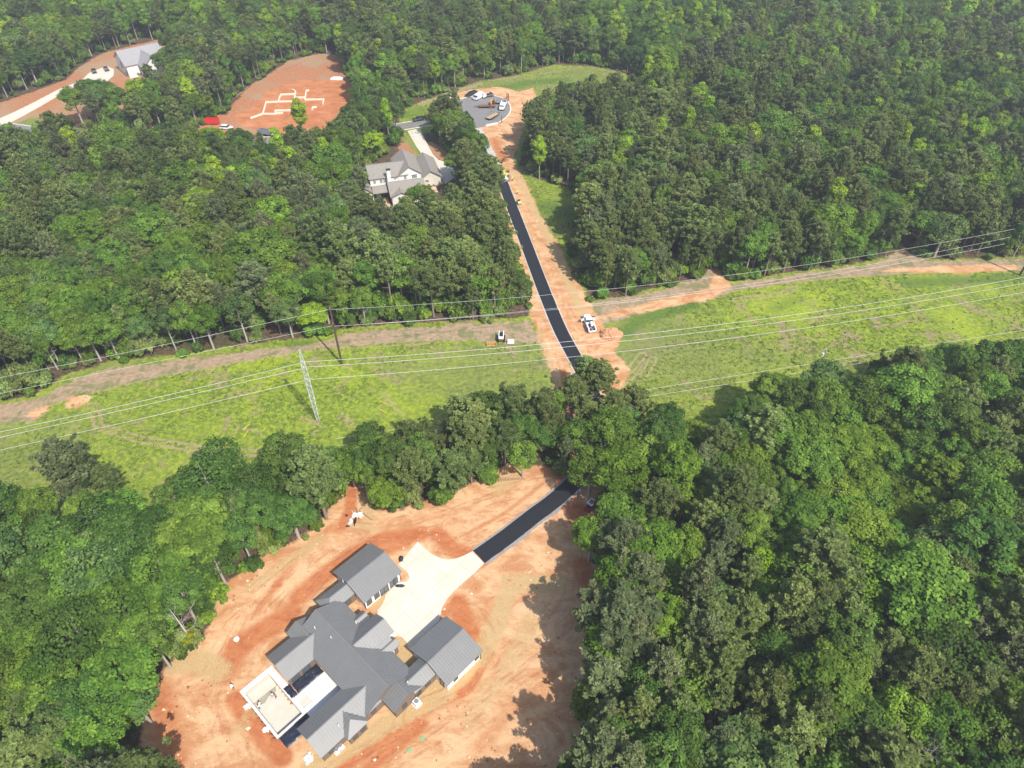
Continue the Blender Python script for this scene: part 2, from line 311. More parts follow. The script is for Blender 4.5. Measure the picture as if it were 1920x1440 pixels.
def ground_material():
    m = bpy.data.materials.new('ground_cover'); t = nodes(m); N = t.nodes; L = t.links
    o = N.new('ShaderNodeOutputMaterial'); b = N.new('ShaderNodeBsdfPrincipled'); b.inputs['Roughness'].default_value = .95; b.inputs['Specular IOR Level'].default_value = .1
    tc = N.new('ShaderNodeTexCoord')
    def noise(sc, det=5, rough=.6, dist=0, st=None):
        n = N.new('ShaderNodeTexNoise'); n.inputs['Scale'].default_value = sc; n.inputs['Detail'].default_value = det; n.inputs['Roughness'].default_value = rough; n.inputs['Distortion'].default_value = dist
        if st:
            mp = N.new('ShaderNodeMapping'); mp.inputs['Rotation'].default_value = (0, 0, R(st[0])); mp.inputs['Scale'].default_value = (st[1], st[2], 1)
            L.new(tc.outputs['Object'], mp.inputs[0]); L.new(mp.outputs[0], n.inputs['Vector'])
        else: L.new(tc.outputs['Object'], n.inputs['Vector'])
        return n.outputs['Fac']
    def attr(n): a = N.new('ShaderNodeAttribute'); a.attribute_name = n; return a.outputs['Fac']
    def math_(op, a, b_):
        q = N.new('ShaderNodeMath'); q.operation = op
        for i, x in enumerate((a, b_)):
            if isinstance(x, (int, float)): q.inputs[i].default_value = x
            else: L.new(x, q.inputs[i])
        return q.outputs[0]
    def rng(x, a, b_, c=0., d_=1., smooth=True):
        q = N.new('ShaderNodeMapRange'); q.interpolation_type = 'SMOOTHSTEP' if smooth else 'LINEAR'
        L.new(x, q.inputs[0])
        for i, v in enumerate((a, b_, c, d_)): q.inputs[1 + i].default_value = v
        return q.outputs[0]
    def mix(f, a, b_):
        q = N.new('ShaderNodeMixRGB')
        if isinstance(f, (int, float)): q.inputs[0].default_value = f
        else: L.new(f, q.inputs[0])
        for i, x in enumerate((a, b_)):
            if isinstance(x, tuple): q.inputs[1 + i].default_value = x + (1,) if len(x) == 3 else x
            else: L.new(x, q.inputs[1 + i])
        return q.outputs[0]
    big = noise(.035, 4, .55); mid = noise(.16, 5, .62); fine = noise(.9, 6, .7); vf = noise(4.5, 4, .75); huge = noise(.012, 3)
    edge = math_('ADD', math_('MULTIPLY', math_('SUBTRACT', mid, .5), 4.5), math_('MULTIPLY', math_('SUBTRACT', fine, .5), 3.))
    def mask(an, k=1., soft=.5): return rng(math_('ADD', attr(an), math_('MULTIPLY', edge, k)), -soft, soft)
    # woodland litter
    litter = mix(rng(fine, .35, .7), (.062, .043, .026), (.17, .115, .07)); litter = mix(rng(mid, .5, .7), litter, (.05, .075, .022))
    # grass
    ga = mix(rng(mid, .36, .64), (.09, .138, .026), (.185, .24, .034))
    ga = mix(rng(fine, .42, .66), ga, (.30, .37, .03))
    ga = mix(rng(vf, .48, .74, 0, .5), ga, (.07, .105, .025))
    ga = mix(rng(noise(2.2, 4, .7), .52, .68, 0, .45), ga, (.38, .44, .035))
    fd = math_('ABSOLUTE', math_('SUBTRACT', math_('ADD', attr('d_tyref'), math_('MULTIPLY', math_('SUBTRACT', mid, .5), .5)), .9), 0.)
    ftr = math_('MULTIPLY', rng(fd, .5, .15), rng(fine, .3, .55, .25, 1.))
    gdry = mix(rng(fine, .3, .7), (.22, .18, .09), (.34, .265, .14))
    nb = noise(.085, 5, .7, .8)
    ga = mix(rng(noise(.045, 4, .6, .5), .5, .62, 0, .6), ga, mix(rng(fine, .35, .65), (.22, .30, .03), (.36, .42, .03))); ga = mix(rng(nb, .54, .64, 0, .85), ga, gdry); ga = mix(rng(noise(.3, 5, .7, .5), .56, .7, 0, .7), ga, gdry)
    ga = mix(rng(noise(.02, 3, .5, .0, (28, .5, 1.4)), .46, .62, 0, .6), ga, mix(rng(fine, .3, .7), (.13, .165, .045), (.23, .23, .085)))
    ga = mix(rng(math_('MULTIPLY', attr('f_fresh'), rng(fine, .3, .6, .6, 1.)), .3, 1., 0, .85), ga, mix(rng(fine, .35, .7), (.06, .12, .022), (.125, .2, .035)))
    ga = mix(rng(math_('ADD', attr('f_track'), math_('MULTIPLY', math_('SUBTRACT', fine, .5), .9)), .35, .95, 0, .85), ga, mix(rng(fine, .3, .7), (.27, .2, .11), (.4, .3, .17)))
    ga = mix(math_('MULTIPLY', ftr, .8), ga, (.34, .27, .14))
    # tan strip
    tan = mix(rng(fine, .3, .72), (.29, .205, .13), (.44, .32, .21)); tan = mix(rng(vf, .52, .8, 0, .7), tan, (.14, .1, .065))
    tan = mix(rng(noise(.25, 5, .7, .4), .48, .6, 0, .8), tan, mix(fine, (.11, .14, .045), (.22, .22, .095)))
    # clay
    streak = noise(.24, 9, .76, .5, (47, .6, 1.)); streak2 = noise(.5, 8, .78, .4, (30, .6, 1.))
    clay = mix(rng(streak, .38, .62), (.47, .22, .095), (.65, .415, .225)); clay = mix(rng(streak2, .55, .75, 0, .6), clay, (.68, .48, .28))
    redc = mix(rng(streak2, .3, .7), (.38, .115, .042), (.52, .21, .085))
    rf = math_('ADD', attr('f_red'), math_('MULTIPLY', math_('SUBTRACT', streak, .5), 1.3)); rf = math_('ADD', rf, math_('MULTIPLY', math_('SUBTRACT', fine, .5), .5))
    clay = mix(rng(rf, .28, .85), clay, redc)
    straw = mix(rng(vf, .3, .75), (.40, .27, .115), (.60, .44, .23))
    sf = math_('ADD', attr('f_straw'), math_('MULTIPLY', math_('SUBTRACT', fine, .5), 1.2))
    clay = mix(rng(sf, .3, .8, 0, .85), clay, straw)
    clay = mix(rng(vf, .6, .85, 0, .3), clay, (.27, .13, .065))
    # thin tracks pressed in by tyres
    # tyre ruts following the traffic lines
    dt = math_('ADD', attr('d_tyre'), math_('MULTIPLY', math_('SUBTRACT', mid, .5), 1.6))
    sn = N.new('ShaderNodeMath'); sn.operation = 'SINE'; L.new(math_('MULTIPLY', dt, 3.6), sn.inputs[0])
    rut = math_('MULTIPLY', rng(sn.outputs[0], .1, .95), math_('MULTIPLY', rng(attr('d_tyre'), 7., 1.5), rng(noise(.28, 4, .6), .42, .6)))
    clay = mix(math_('MULTIPLY', rut, .38), clay, (.42, .175, .08))
    speck = rng(noise(2.6, 3, .8), .66, .72); clay = mix(math_('MULTIPLY', speck, .7), clay, (.22, .12, .07)); clay = mix(math_('MULTIPLY', rng(noise(3.4, 2, .9), .7, .76), .8), clay, (.8, .68, .5))
    # red subsoil / mulch in the back
    rd = mix(rng(fine, .3, .7), (.33, .125, .06), (.47, .22, .11)); rd = mix(rng(big, .42, .6), rd, mix(fine, (.30, .19, .11), (.42, .27, .15))); rd = mix(rng(nb, .56, .68, 0, .6), rd, (.25, .3, .09))
    c = mix(mask('m_red'), litter, rd)
    c = mix(mask('m_grass', .8), c, ga)
    c = mix(mask('m_tan', 1.), c, tan)
    c = mix(mask('m_clay', .75), c, clay)
    fnd = mask('m_fnd', .8); c = mix(fnd, c, mix(rng(streak, .35, .7), (.40, .135, .05), (.56, .25, .115)))
    L.new(c, b.inputs['Base Color'])
    bp = N.new('ShaderNodeBump'); bp.inputs['Strength'].default_value = .7; bp.inputs['Distance'].default_value = .22
    L.new(math_('ADD', math_('ADD', fine, math_('MULTIPLY', vf, .35)), math_('ADD', math_('MULTIPLY', streak, .3), math_('MULTIPLY', rut, -.4))), bp.inputs['Height']); L.new(bp.outputs[0], b.inputs['Normal'])
    L.new(b.outputs[0], o.inputs[0]); return m
fndcore = pts([(440, 215), (475, 200), (500, 170), (560, 150), (640, 150), (668, 165), (650, 195), (610, 240), (530, 255), (450, 235)])
me = np_mesh('ground', np.stack([GP[:, 0], GP[:, 1], Z], 1), FQ, [ground_material()], attr={
    'm_grass': ('POINT', m_grass), 'm_tan': ('POINT', m_tan), 'm_clay': ('POINT', m_clay), 'm_red': ('POINT', m_red), 'm_fnd': ('POINT', fld(capped(fndcore), -8.)),
    'f_red': ('POINT', f_red), 'f_straw': ('POINT', f_straw), 'f_track': ('POINT', f_track), 'f_fresh': ('POINT', f_fresh), 'd_tyre': ('POINT', d_tyre), 'd_tyref': ('POINT', d_tyref)})
gr = bpy.data.objects.new('ground', me); COL.objects.link(gr); tag(gr, kind='structure')

# ------------------------------------------------------------------ roads and slabs
def slab_concrete():
    m = bpy.data.materials.new('pale_concrete'); t = nodes(m); N = t.nodes; L = t.links; o = N.new('ShaderNodeOutputMaterial'); b = N.new('ShaderNodeBsdfPrincipled'); b.inputs['Roughness'].default_value = .9; b.inputs['Specular IOR Level'].default_value = .2
    tc = N.new('ShaderNodeTexCoord'); mp = N.new('ShaderNodeMapping'); mp.inputs['Rotation'].default_value = (0, 0, R(-47)); L.new(tc.outputs['Object'], mp.inputs[0])
    br = N.new('ShaderNodeTexBrick'); br.offset = 0; br.inputs['Scale'].default_value = 1; br.inputs['Brick Width'].default_value = 3.6; br.inputs['Row Height'].default_value = 3.6; br.inputs['Mortar Size'].default_value = .05
    br.inputs['Color1'].default_value = (.64, .59, .49, 1); br.inputs['Color2'].default_value = (.61, .56, .465, 1); br.inputs['Mortar'].default_value = (.50, .45, .36, 1); L.new(mp.outputs[0], br.inputs['Vector'])
    n = N.new('ShaderNodeTexNoise'); n.inputs['Scale'].default_value = .22; n.inputs['Detail'].default_value = 7; n.inputs['Roughness'].default_value = .65; L.new(tc.outputs['Object'], n.inputs['Vector'])
    r_ = N.new('ShaderNodeMapRange'); r_.inputs[1].default_value = .45; r_.inputs[2].default_value = .72; r_.inputs[4].default_value = .6; L.new(n.outputs['Fac'], r_.inputs[0])
    mx = N.new('ShaderNodeMixRGB'); L.new(r_.outputs[0], mx.inputs[0]); L.new(br.outputs[0], mx.inputs[1]); mx.inputs[2].default_value = (.58, .47, .33, 1); L.new(mx.outputs[0], b.inputs['Base Color']); L.new(b.outputs[0], o.inputs[0]); return m
M_CON = slab_concrete(); M_ASPH = mat('fresh_asphalt', (.015, .016, .019), .6, .45, 1.3, bump=.3, spec=.4)
M_OLD = mat('old_asphalt', (.21, .20, .19), .9, .15, .5, bump=.2); M_GRV = mat('pale_gravel', (.50, .45, .39), .95, .3, .5, bump=.6); M_ROCK = mat('grey_stone', (.28, .265, .25), .95, .45, 3, bump=.9)
M_KERB = mat('kerb_concrete', (.68, .64, .55), .85, .1, 1.)
def ribbon(name, line, w0, w1, z, m, th=.05, jit=0.):
    L_ = [np.array(p[:2], float) for p in line]; v = []; n = len(L_)
    for i, p in enumerate(L_):
        d_ = L_[min(i + 1, n - 1)] - L_[max(i - 1, 0)]; d_ /= np.hypot(*d_); nn = np.array([-d_[1], d_[0]])
        ja, jb = (random.uniform(-jit, jit) for _ in range(2))
        a = p + nn * (w0 + ja); b_ = p + nn * (w1 + jb)
        v += [(a[0], a[1], z), (b_[0], b_[1], z), (a[0], a[1], z - th), (b_[0], b_[1], z - th)]
    f = []
    for i in range(n - 1):
        o = 4 * i; f += [(o, o + 1, o + 5, o + 4), (o, o + 4, o + 6, o + 2), (o + 1, o + 3, o + 7, o + 5)]
    f += [(0, 2, 3, 1), (4 * n - 4, 4 * n - 3, 4 * n - 1, 4 * n - 2)]
    mb = MB(); mb.add(v, f); o = mb.build(name, m); tag(o, kind='structure'); return o
def slab(name, poly, z, m, th=.1):
    mb = MB(); mb.prism(poly, z - th, z); o = mb.build(name, m); tag(o, kind='structure'); return o
ribbon('driveway_asphalt', LANE, 1.85, -1.85, .09, M_ASPH, .1)
ribbon('gravel_shoulder', LANE[:66], 2.15, 1.85, .045, M_GRV, .1, .06); ribbon('gravel_shoulder', LANE[:60], -1.85, -2.2, .045, M_GRV, .1, .06)
ribbon('stone_shoulder', LANE[80:], 2.55, 1.85, .06, M_ROCK, .12, .2); ribbon('stone_shoulder', LANE[84:], -1.85, -2.3, .05, M_ROCK, .12, .1)
ribbon('gravel_track', GRAVEL, 1.9, -1.9, .04, M_GRV, .06, .25)
def Zp(x, y): return (400 + x * .31945, 980 + y * .31945)
PAD = pts([Zp(*q) for q in [(1200, 112), (1240, 150), (1290, 190), (1340, 212), (1380, 217), (1430, 210), (1480, 190), (1521, 168), (1590, 240), (1540, 290), (1480, 340), (1420, 395), (1370, 450), (1342, 500), (1325, 575), (1150, 748), (1132, 700), (1105, 672), (1080, 665), (1050, 675), (1010, 620), (962, 548), (965, 515), (990, 482), (1008, 445), (1010, 425), (1085, 350), (1110, 350), (1140, 345), (1152, 322), (1140, 290), (1110, 268), (1085, 245)]])
slab('parking_slab', PAD, .07, M_CON, .12)
CULP = catmull(pts([(842, 214), (842, 198), (862, 187), (885, 181), (912, 178), (938, 183), (953, 193), (957, 206), (950, 219), (935, 229), (915, 236)]), 5)
CULQ = [tuple(p) for p in CULP] + pts([(893, 241), (876, 232), (860, 226)])
slab('turning_circle', CULQ, .05, M_OLD, .08)
ribbon('street', STREET_C[2:], 3.3, -3.3, .045, M_OLD, .08)
ribbon('kerb', CULP[3:], .32, -.12, .16, M_KERB, .16); ribbon('kerb', STREET_C[10:], 3.7, 3.3, .16, M_KERB, .16); ribbon('kerb', STREET_C[10:], -3.3, -3.7, .16, M_KERB, .16)
slab('house_drive', pts([(764, 246), (787, 241), (800, 268), (812, 290), (822, 300), (836, 305), (858, 304), (862, 318), (850, 335), (835, 345), (822, 330), (812, 312), (795, 295), (781, 276)]), .12, M_CON, .16)
slab('white_house_drive', [tuple(p) for p in catmull(pts([(-40, 232), (0, 222), (60, 194), (110, 168), (150, 152), (167, 137)]), 5)] + pts([(200, 124), (214, 130), (213, 142), (200, 153)]) + [tuple(p) for p in catmull(pts([(172, 150), (120, 174), (68, 204), (10, 234), (-40, 248)]), 5)], .1, M_CON, .14)
# ------------------------------------------------------------------ houses
M_ROOF = mat('charcoal_metal_roof', (.205, .203, .195), .5, .1, .5, metal=.15, spec=.5)
M_WHITE = mat('white_brick', (.78, .77, .74), .8, .05, 5); M_BROWN = mat('brown_board_wall', (.20, .15, .115), .85, .25, 4); M_DARKT = mat('dark_trim', (.035, .033, .032), .5, .1)
M_GLASS = mat('window_glass', (.10, .12, .13), .12, .1, 1, spec=.9); M_FRAME = mat('window_frame', (.05, .05, .05), .5, .1); M_WFRAME = mat('white_frame', (.8, .8, .78), .6, .05)
M_SHING = mat('grey_brown_shingles', (.265, .24, .205), .9, .25, 1.6, bump=.5); M_SIDE = mat('cream_siding', (.60, .57, .48), .8, .06, 2); M_WSIDE = mat('white_siding', (.70, .69, .64), .75, .04, 2)
M_SHG2 = mat('grey_shingles', (.30, .29, .285), .9, .2, 1.6, bump=.4)
class House:
    """local frame: a along U, b along V, metres"""
    def __init__(s, name, label, O, deg, group=None):
        s.e = tag(empty(name, (O[0], O[1], 0), R(deg)), label, 'house', group)
    def slope_ribs(s, mb, p0, p1, q0, q1, gap=.5, hh=.075, m=0):
        """p0-p1 eave, q0-q1 ridge : ribs run from eave to ridge"""
        n = max(1, int((p1 - p0).length / gap))
        up = (p1 - p0).cross(q0 - p0).normalized(); up = up if up.z > 0 else -up
        al = (p1 - p0).normalized()
        for i in range(n + 1):
            t = i / n; a = p0.lerp(p1, t); b = q0.lerp(q1, t)
            v = [a - al * .03, a + al * .03, b + al * .03, b - al * .03]; w_ = [x + up * hh for x in v]
            mb.add(v + w_, [(4, 5, 6, 7), (0, 1, 5, 4), (1, 2, 6, 5), (2, 3, 7, 6), (3, 0, 4, 7)], m)
    def roof(s, a0, a1, b0, b1, ax, ze, zr, m, ribs=False, th=.14, hip0=0., hip1=0., zlo=None):
        """gable (or hipped ends) roof, ridge along ax ('a' or 'b')"""
        if ax == 'a': c = (b0 + b1) / 2; P = lambda t, u, z: Vector((t, u, z)); t0, t1, u0, u1 = a0, a1, b0, b1
        else: c = (a0 + a1) / 2; P = lambda t, u, z: Vector((u, t, z)); t0, t1, u0, u1 = b0, b1, a0, a1
        r0, r1 = t0 + hip0, t1 - hip1
        mb = MB()
        for k, u in ((0, u0), (1, u1)):
            A, B_, C_, D = P(t0, u, ze), P(t1, u, ze), P(r1, c, zr), P(r0, c, zr)
            dn = Vector((0, 0, -th)); v = [A, B_, C_, D, A + dn, B_ + dn, C_ + dn, D + dn]
            mb.add(v, [(0, 1, 2, 3), (7, 6, 5, 4), (0, 4, 5, 1), (1, 5, 6, 2), (3, 7, 4, 0)])
            if ribs: s.slope_ribs(mb, A, B_, A.lerp(A, 0) + (D - P(r0, u, ze)), B_ + (C_ - P(r1, u, ze))) if not (hip0 or hip1) else s.slope_ribs(mb, P(r0, u, ze), P(r1, u, ze), D, C_)
        for h, t, r in ((hip0, t0, r0), (hip1, t1, r1)):
            if h:
                A, B_, C_ = P(t, u0, ze), P(t, u1, ze), P(r, c, zr); dn = Vector((0, 0, -th))
                mb.add([A, B_, C_, A + dn, B_ + dn], [(0, 1, 2), (0, 3, 4, 1)])
        if ax == 'a': mb.box(((r0 + r1) / 2, c, zr + .02), (r1 - r0, .22, .07))
        else: mb.box((c, (r0 + r1) / 2, zr + .02), (.22, r1 - r0, .07))
        return mb.build('roof', m, s.e)
    def walls(s, a0, a1, b0, b1, z1, m, ax=None, zr=None, z0=0., name='wall'):
        mb = MB(); mb.add([(a0, b0, z0), (a1, b0, z0), (a1, b1, z0), (a0, b1, z0), (a0, b0, z1), (a1, b0, z1), (a1, b1, z1), (a0, b1, z1)],
            [(0, 1, 5, 4), (1, 2, 6, 5), (2, 3, 7, 6), (3, 0, 4, 7), (0, 3, 2, 1)])
        if ax == 'a':
            c = (b0 + b1) / 2
            mb.add([(a0, b0, z1), (a0, b1, z1), (a0, c, zr), (a1, b0, z1), (a1, b1, z1), (a1, c, zr)], [(0, 2, 1), (3, 4, 5)])
        elif ax == 'b':
            c = (a0 + a1) / 2
            mb.add([(a0, b0, z1), (a1, b0, z1), (c, b0, zr), (a0, b1, z1), (a1, b1, z1), (c, b1, zr)], [(0, 1, 2), (3, 5, 4)])
        return mb.build(name, m, s.e)
    def window(s, a, b, z, wd, hg, face, frame=None, panes=(2, 2), name='window', glass=None):
        """face: '-b','+b','-a','+a'"""
        fr = frame or M_FRAME
        rz = {'-b': 0, '+b': math.pi, '-a': -math.pi / 2, '+a': math.pi / 2}[face]
        T = Matrix.Translation((a, b, z)) @ Matrix.Rotation(rz, 4, 'Z')
        mb = MB(); t = .09
        def bx(c, d_): mb.add([T @ Vector((c[0] + i * d_[0] / 2, c[1] + j * d_[1] / 2, c[2] + k * d_[2] / 2)) for k in (-1, 1) for i, j in ((-1, -1), (1, -1), (1, 1), (-1, 1))],
            [(3, 2, 1, 0), (4, 5, 6, 7)] + [(i, (i + 1) % 4, 4 + (i + 1) % 4, 4 + i) for i in range(4)])
        bx((0, -.04, hg / 2), (wd + t, .1, t)); bx((0, -.04, -hg / 2), (wd + t, .12, t))
        for i in range(panes[0] + 1): bx((-wd / 2 + i * wd / panes[0], -.035, 0), (t if i in (0, panes[0]) else .05, .09, hg - t))
        for j in range(1, panes[1]): bx((0, -.03, -hg / 2 + j * hg / panes[1]), (wd - t, .07, .05))
        w_ = mb.build(name, fr, s.e)
        mb = MB(); bx((0, -.01, 0), (wd - .02, .05, hg - .02)); mb.build('pane', glass or M_GLASS, w_)
        return w_
HO = (-29.09, 60.39)
hs = House('house', 'long farmhouse with dark grey metal roofs and white garage wings beside an empty pool', HO, 47)
# garage wings
hs.roof(7.0, 16.1, 4.0, 13.6, 'a', 3.15, 4.9, M_ROOF, True); hs.walls(7.4, 15.7, 4.5, 13.1, 3.1, M_WHITE, 'a', 4.75)
hs.roof(6.9, 15.4, -18.45, -8.8, 'a', 3.15, 4.85, M_ROOF, True); hs.walls(7.25, 15.0, -17.95, -9.3, 3.1, M_WHITE, 'a', 4.7)
# links between garages and main block
hs.roof(1.2, 7.3, 7.0, 11.1, 'a', 2.95, 4.0, M_ROOF, True, hip0=2.0); hs.walls(1.7, 7.4, 7.4, 10.8, 2.9, M_BROWN)
hs.roof(2.4, 7.1, -15.4, -11.2, 'a', 2.95, 4.05, M_ROOF, True); hs.walls(2.6, 7.3, -15.0, -11.5, 2.9, M_BROWN)
# main block
hs.roof(-5.55, 4.65, -12.3, 8.0, 'b', 2.95, 5.55, M_ROOF, True); hs.walls(-5.1, 4.2, -11.9, 7.6, 2.92, M_BROWN, 'b', 5.3)
hs.roof(-2.05, 4.3, -15.3, -10.5, 'b', 2.9, 4.45, M_ROOF, True); hs.walls(-1.7, 3.9, -15.0, -11.8, 2.85, M_BROWN, 'b', 4.2)
# entrance gable and its small side gables
hs.roof(-.45, 5.75, -6.7, 2.3, 'a', 2.9, 5.3, M_ROOF, True); hs.walls(0, 5.3, -6.3, 1.9, 2.8, M_WHITE, 'a', 5.0)
hs.roof(.2, 6.9, -4.7, .3, 'a', 4.05, 5.45, M_ROOF, True); hs.walls(5.3, 6.6, -4.3, -.1, 3.95, M_WHITE, 'a', 5.2)
hs.roof(3.2, 6.3, -6.9, -4.7, 'a', 3.0, 3.75, M_ROOF, True); hs.walls(5.3, 6.0, -6.5, -4.9, 2.9, M_BROWN)
hs.roof(2.9, 5.9, 1.0, 3.2, 'a', 3.0, 3.7, M_ROOF, True); hs.walls(4.2, 5.6, 1.3, 2.9, 2.9, M_BROWN)
# wings round the courtyard
hs.roof(-11.0, -2.4, 2.1, 8.45, 'a', 2.85, 4.3, M_ROOF, True); hs.walls(-10.6, -5.0, 2.6, 8.0, 2.8, M_BROWN, 'a', 4.15)
hs.roof(-6.1, -1.7, 5.6, 9.6, 'b', 2.9, 4.1, M_ROOF, True); hs.walls(-5.7, -2.1, 7.6, 9.2, 2.85, M_BROWN, 'b', 3.9)
hs.roof(-14.4, -2.2, -12.2, -5.6, 'a', 2.85, 4.45, M_ROOF, True); hs.walls(-14.0, -5.0, -11.8, -6.1, 2.8, M_BROWN, 'a', 4.25)
hs.roof(-9.9, -5.7, -13.2, -9.4, 'b', 2.87, 4.2, M_ROOF, True, hip0=1.9); hs.walls(-9.5, -6.1, -12.9, -11.8, 2.8, M_BROWN)
# windows, doors
for a in (8.3, 10.1): hs.window(a, 4.5, 1.5, 1.1, 1.8, '-b')
for a in (11.9, 14.2): hs.window(a, 4.5, 1.35, 1.9, 2.3, '-b', panes=(2, 3))
for a in (9.2, 14.3): hs.window(a, -17.95, 1.7, .9, 1.3, '-b')
hs.window(7.25, -16.6, 1.15, 1.0, 2.1, '-a', panes=(1, 1), name='door')
hs.window(5.6, 7.4, 1.5, 1.1, 1.4, '-b'); hs.window(5.4, -15.0, 1.5, 1.0, 1.2, '-b'); hs.window(.2, -15.0, 1.5, .9, 1.2, '-b')
hs.window(3.0, -15.0, 1.5, .9, 1.2, '-b')
for a in (-3.9, -12.4): hs.window(a, -11.9, 1.5, .9, 1.3, '-b') if a > -5 else hs.window(a, -11.8, 1.5, .9, 1.3, '-b')
for a in (-8.5, -6.9): hs.window(a, -12.9, 1.5, .8, 1.2, '-b')
hs.window(-9.4, 2.6, 1.3, 1.5, 2.1, '-b', panes=(3, 1)); hs.window(-7.2, 2.6, 1.3, 1.5, 2.1, '-b', panes=(3, 1))
hs.window(-10.6, 5.2, 1.4, 1.6, 1.6, '-a'); hs.window(-14.0, -9, 1.4, 1.6, 1.6, '-a'); hs.window(6.6, -2.2, 1.2, 1.2, 2.2, '+a', panes=(2, 3), name='door')
hs.window(13.5, -9.3, 1.25, 2.4, 2.1, '+b', panes=(4, 4), frame=M_WFRAME, name='garage_door', glass=M_WSIDE); hs.window(9.5, -9.3, 1.25, 2.4, 2.1, '+b', panes=(4, 4), frame=M_WFRAME, name='garage_door', glass=M_WSIDE)
M_PVC = mat('white_plastic', (.8, .8, .8), .5, .03)
for a, b_, z in ((-2.4, 5.6, 5.0), (-1.6, 1.9, 5.1), (2.6, -13.4, 3.9), (-9.6, -10.6, 3.9), (7.0, 10.2, 3.9), (3.4, 1.6, 4.0)):
    MB().cyl((a, b_, z - .5), (a, b_, z + .35), .09, n=8).build('vent_pipe', M_PVC, hs.e)
# drain pipes at the garage corners
for a, b_ in ((15.78, 4.45), (7.32, 4.45), (15.1, -18.0)): MB().box((a, b_, 1.5), (.1, .1, 3.0)).build('downspout', M_DARKT, hs.e)

def loc(a, b, O=HO, deg=47):
    c, s_ = math.cos(R(deg)), math.sin(R(deg)); return (O[0] + a * c - b * s_, O[1] + a * s_ + b * c)
# pool
M_PLAS = mat('bare_plaster', (.56, .52, .43), .9, .14, .7); M_PCON = mat('white_concrete', (.66, .65, .61), .8, .05, .6); M_WET = mat('damp_plaster', (.33, .30, .22), .6, .2, 1.5)
pool = tag(empty('swimming_pool', (*loc(-14.5, 2.2), 0), R(47)), 'empty unfinished pool with bare beige basin and white concrete rim', 'pool')
mb = MB(); X0, X1, Y0, Y1 = -2.35, 2.4, -5.1, 4.9; x0, x1, y0, y1 = -2.8, 3.5, -5.5, 5.9   # local: rim outside x0.., basin X0..
def rimbox(a0, a1, b0, b1): mb.box(((a0 + a1) / 2, (b0 + b1) / 2, .02), (a1 - a0, b1 - b0, .24))
rimbox(x0, X0, y0, y1); rimbox(X1, 3.6, .6, y1); rimbox(X1, 2.98, y0, .6); rimbox(X0, X1, Y1, y1); rimbox(X0, X1, y0, Y0)
mb.build('rim', M_PCON, pool)
mb = MB(); mb.add([(X0, Y0, .05), (X1, Y0, .05), (X1, Y1, .05), (X0, Y1, .05), (X0, Y0, -1.3), (X1, Y0, -1.3), (X1, Y1, -1.3), (X0, Y1, -1.3)], [(0, 1, 5, 4), (1, 2, 6, 5), (2, 3, 7, 6), (3, 0, 4, 7)]); mb.build('basin_wall', M_PLAS, pool)
mb = MB(); mb.box(((X0 + X1) / 2, (Y0 + Y1) / 2, -1.2), (X1 - X0, Y1 - Y0, .1)); mb.box((0, 3.95, -1.0), (X1 - X0 - .02, 1.8, .3)); mb.build('basin_floor', M_PLAS, pool)
mb = MB(); mb.prism([(-1.9, 2.1), (-.8, 1.7), (.2, 2.2), (1.6, 2.0), (2.2, 2.9), (.8, 3.0), (-2.2, 3.02)], -1.149, -1.142); mb.build('damp_patch', M_WET, pool)
# cut the ground away below the basin by lowering those vertices
P_loc = (GP - np.array(loc(-14.5, 2.2))) @ np.array([[math.cos(R(47)), -math.sin(R(47))], [math.sin(R(47)), math.cos(R(47))]])
inside = (P_loc[:, 0] > X0 - .25) & (P_loc[:, 0] < X1 + .25) & (P_loc[:, 1] > Y0 - .25) & (P_loc[:, 1] < Y1 + .4)
zz = np.zeros(len(GP)); zz[inside] = -1.6
co_ = np.zeros(len(GP) * 3, np.float32); gr.data.vertices.foreach_get('co', co_); co_ = co_.reshape(-1, 3); co_[:, 2] += zz; gr.data.vertices.foreach_set('co', co_.ravel()); gr.data.update()
def locslab(name, a0, a1, b0, b1, z, m, label, cat, th=.1):
    mb = MB(); e_ = []
    mb.box((0, 0, 0), (a1 - a0, b1 - b0, th)); o = mb.build(name, m); o.location = (*loc((a0 + a1) / 2, (b0 + b1) / 2), z - th / 2); o.rotation_euler = (0, 0, R(47)); tag(o, label, cat) if label else tag(o, kind='structure'); return o
locslab('patio_slab', -11.5, -5.2, -2.7, .35, .13, M_PCON, None, None, .2)
locslab('patio_slab', -11.5, -5.2, -5.8, -2.7, .126, M_PCON, None, None, .2) 
spa = tag(empty('spa_tub', (*loc(-10.55, -1.55), 0), R(47)), 'small square spa basin of bare plaster in the white patio', 'spa')
mb = MB(); [mb.box(c, d_) for c, d_ in (((-.95, 0, .2), (.16, 2.1, .2)), ((.95, 0, .2), (.16, 2.1, .2)), ((0, -.97, .2), (1.74, .16, .2)), ((0, .97, .2), (1.74, .16, .2)))]; mb.build('rim', M_PCON, spa)
MB().box((0, 0, .145), (1.74, 1.78, .03)).build('basin_floor', M_PLAS, spa)
def tarp_mat():
    m = mat('black_sheeting', (.018, .022, .04), .38, .4, 2.0, bump=1.0, spec=.6); return m
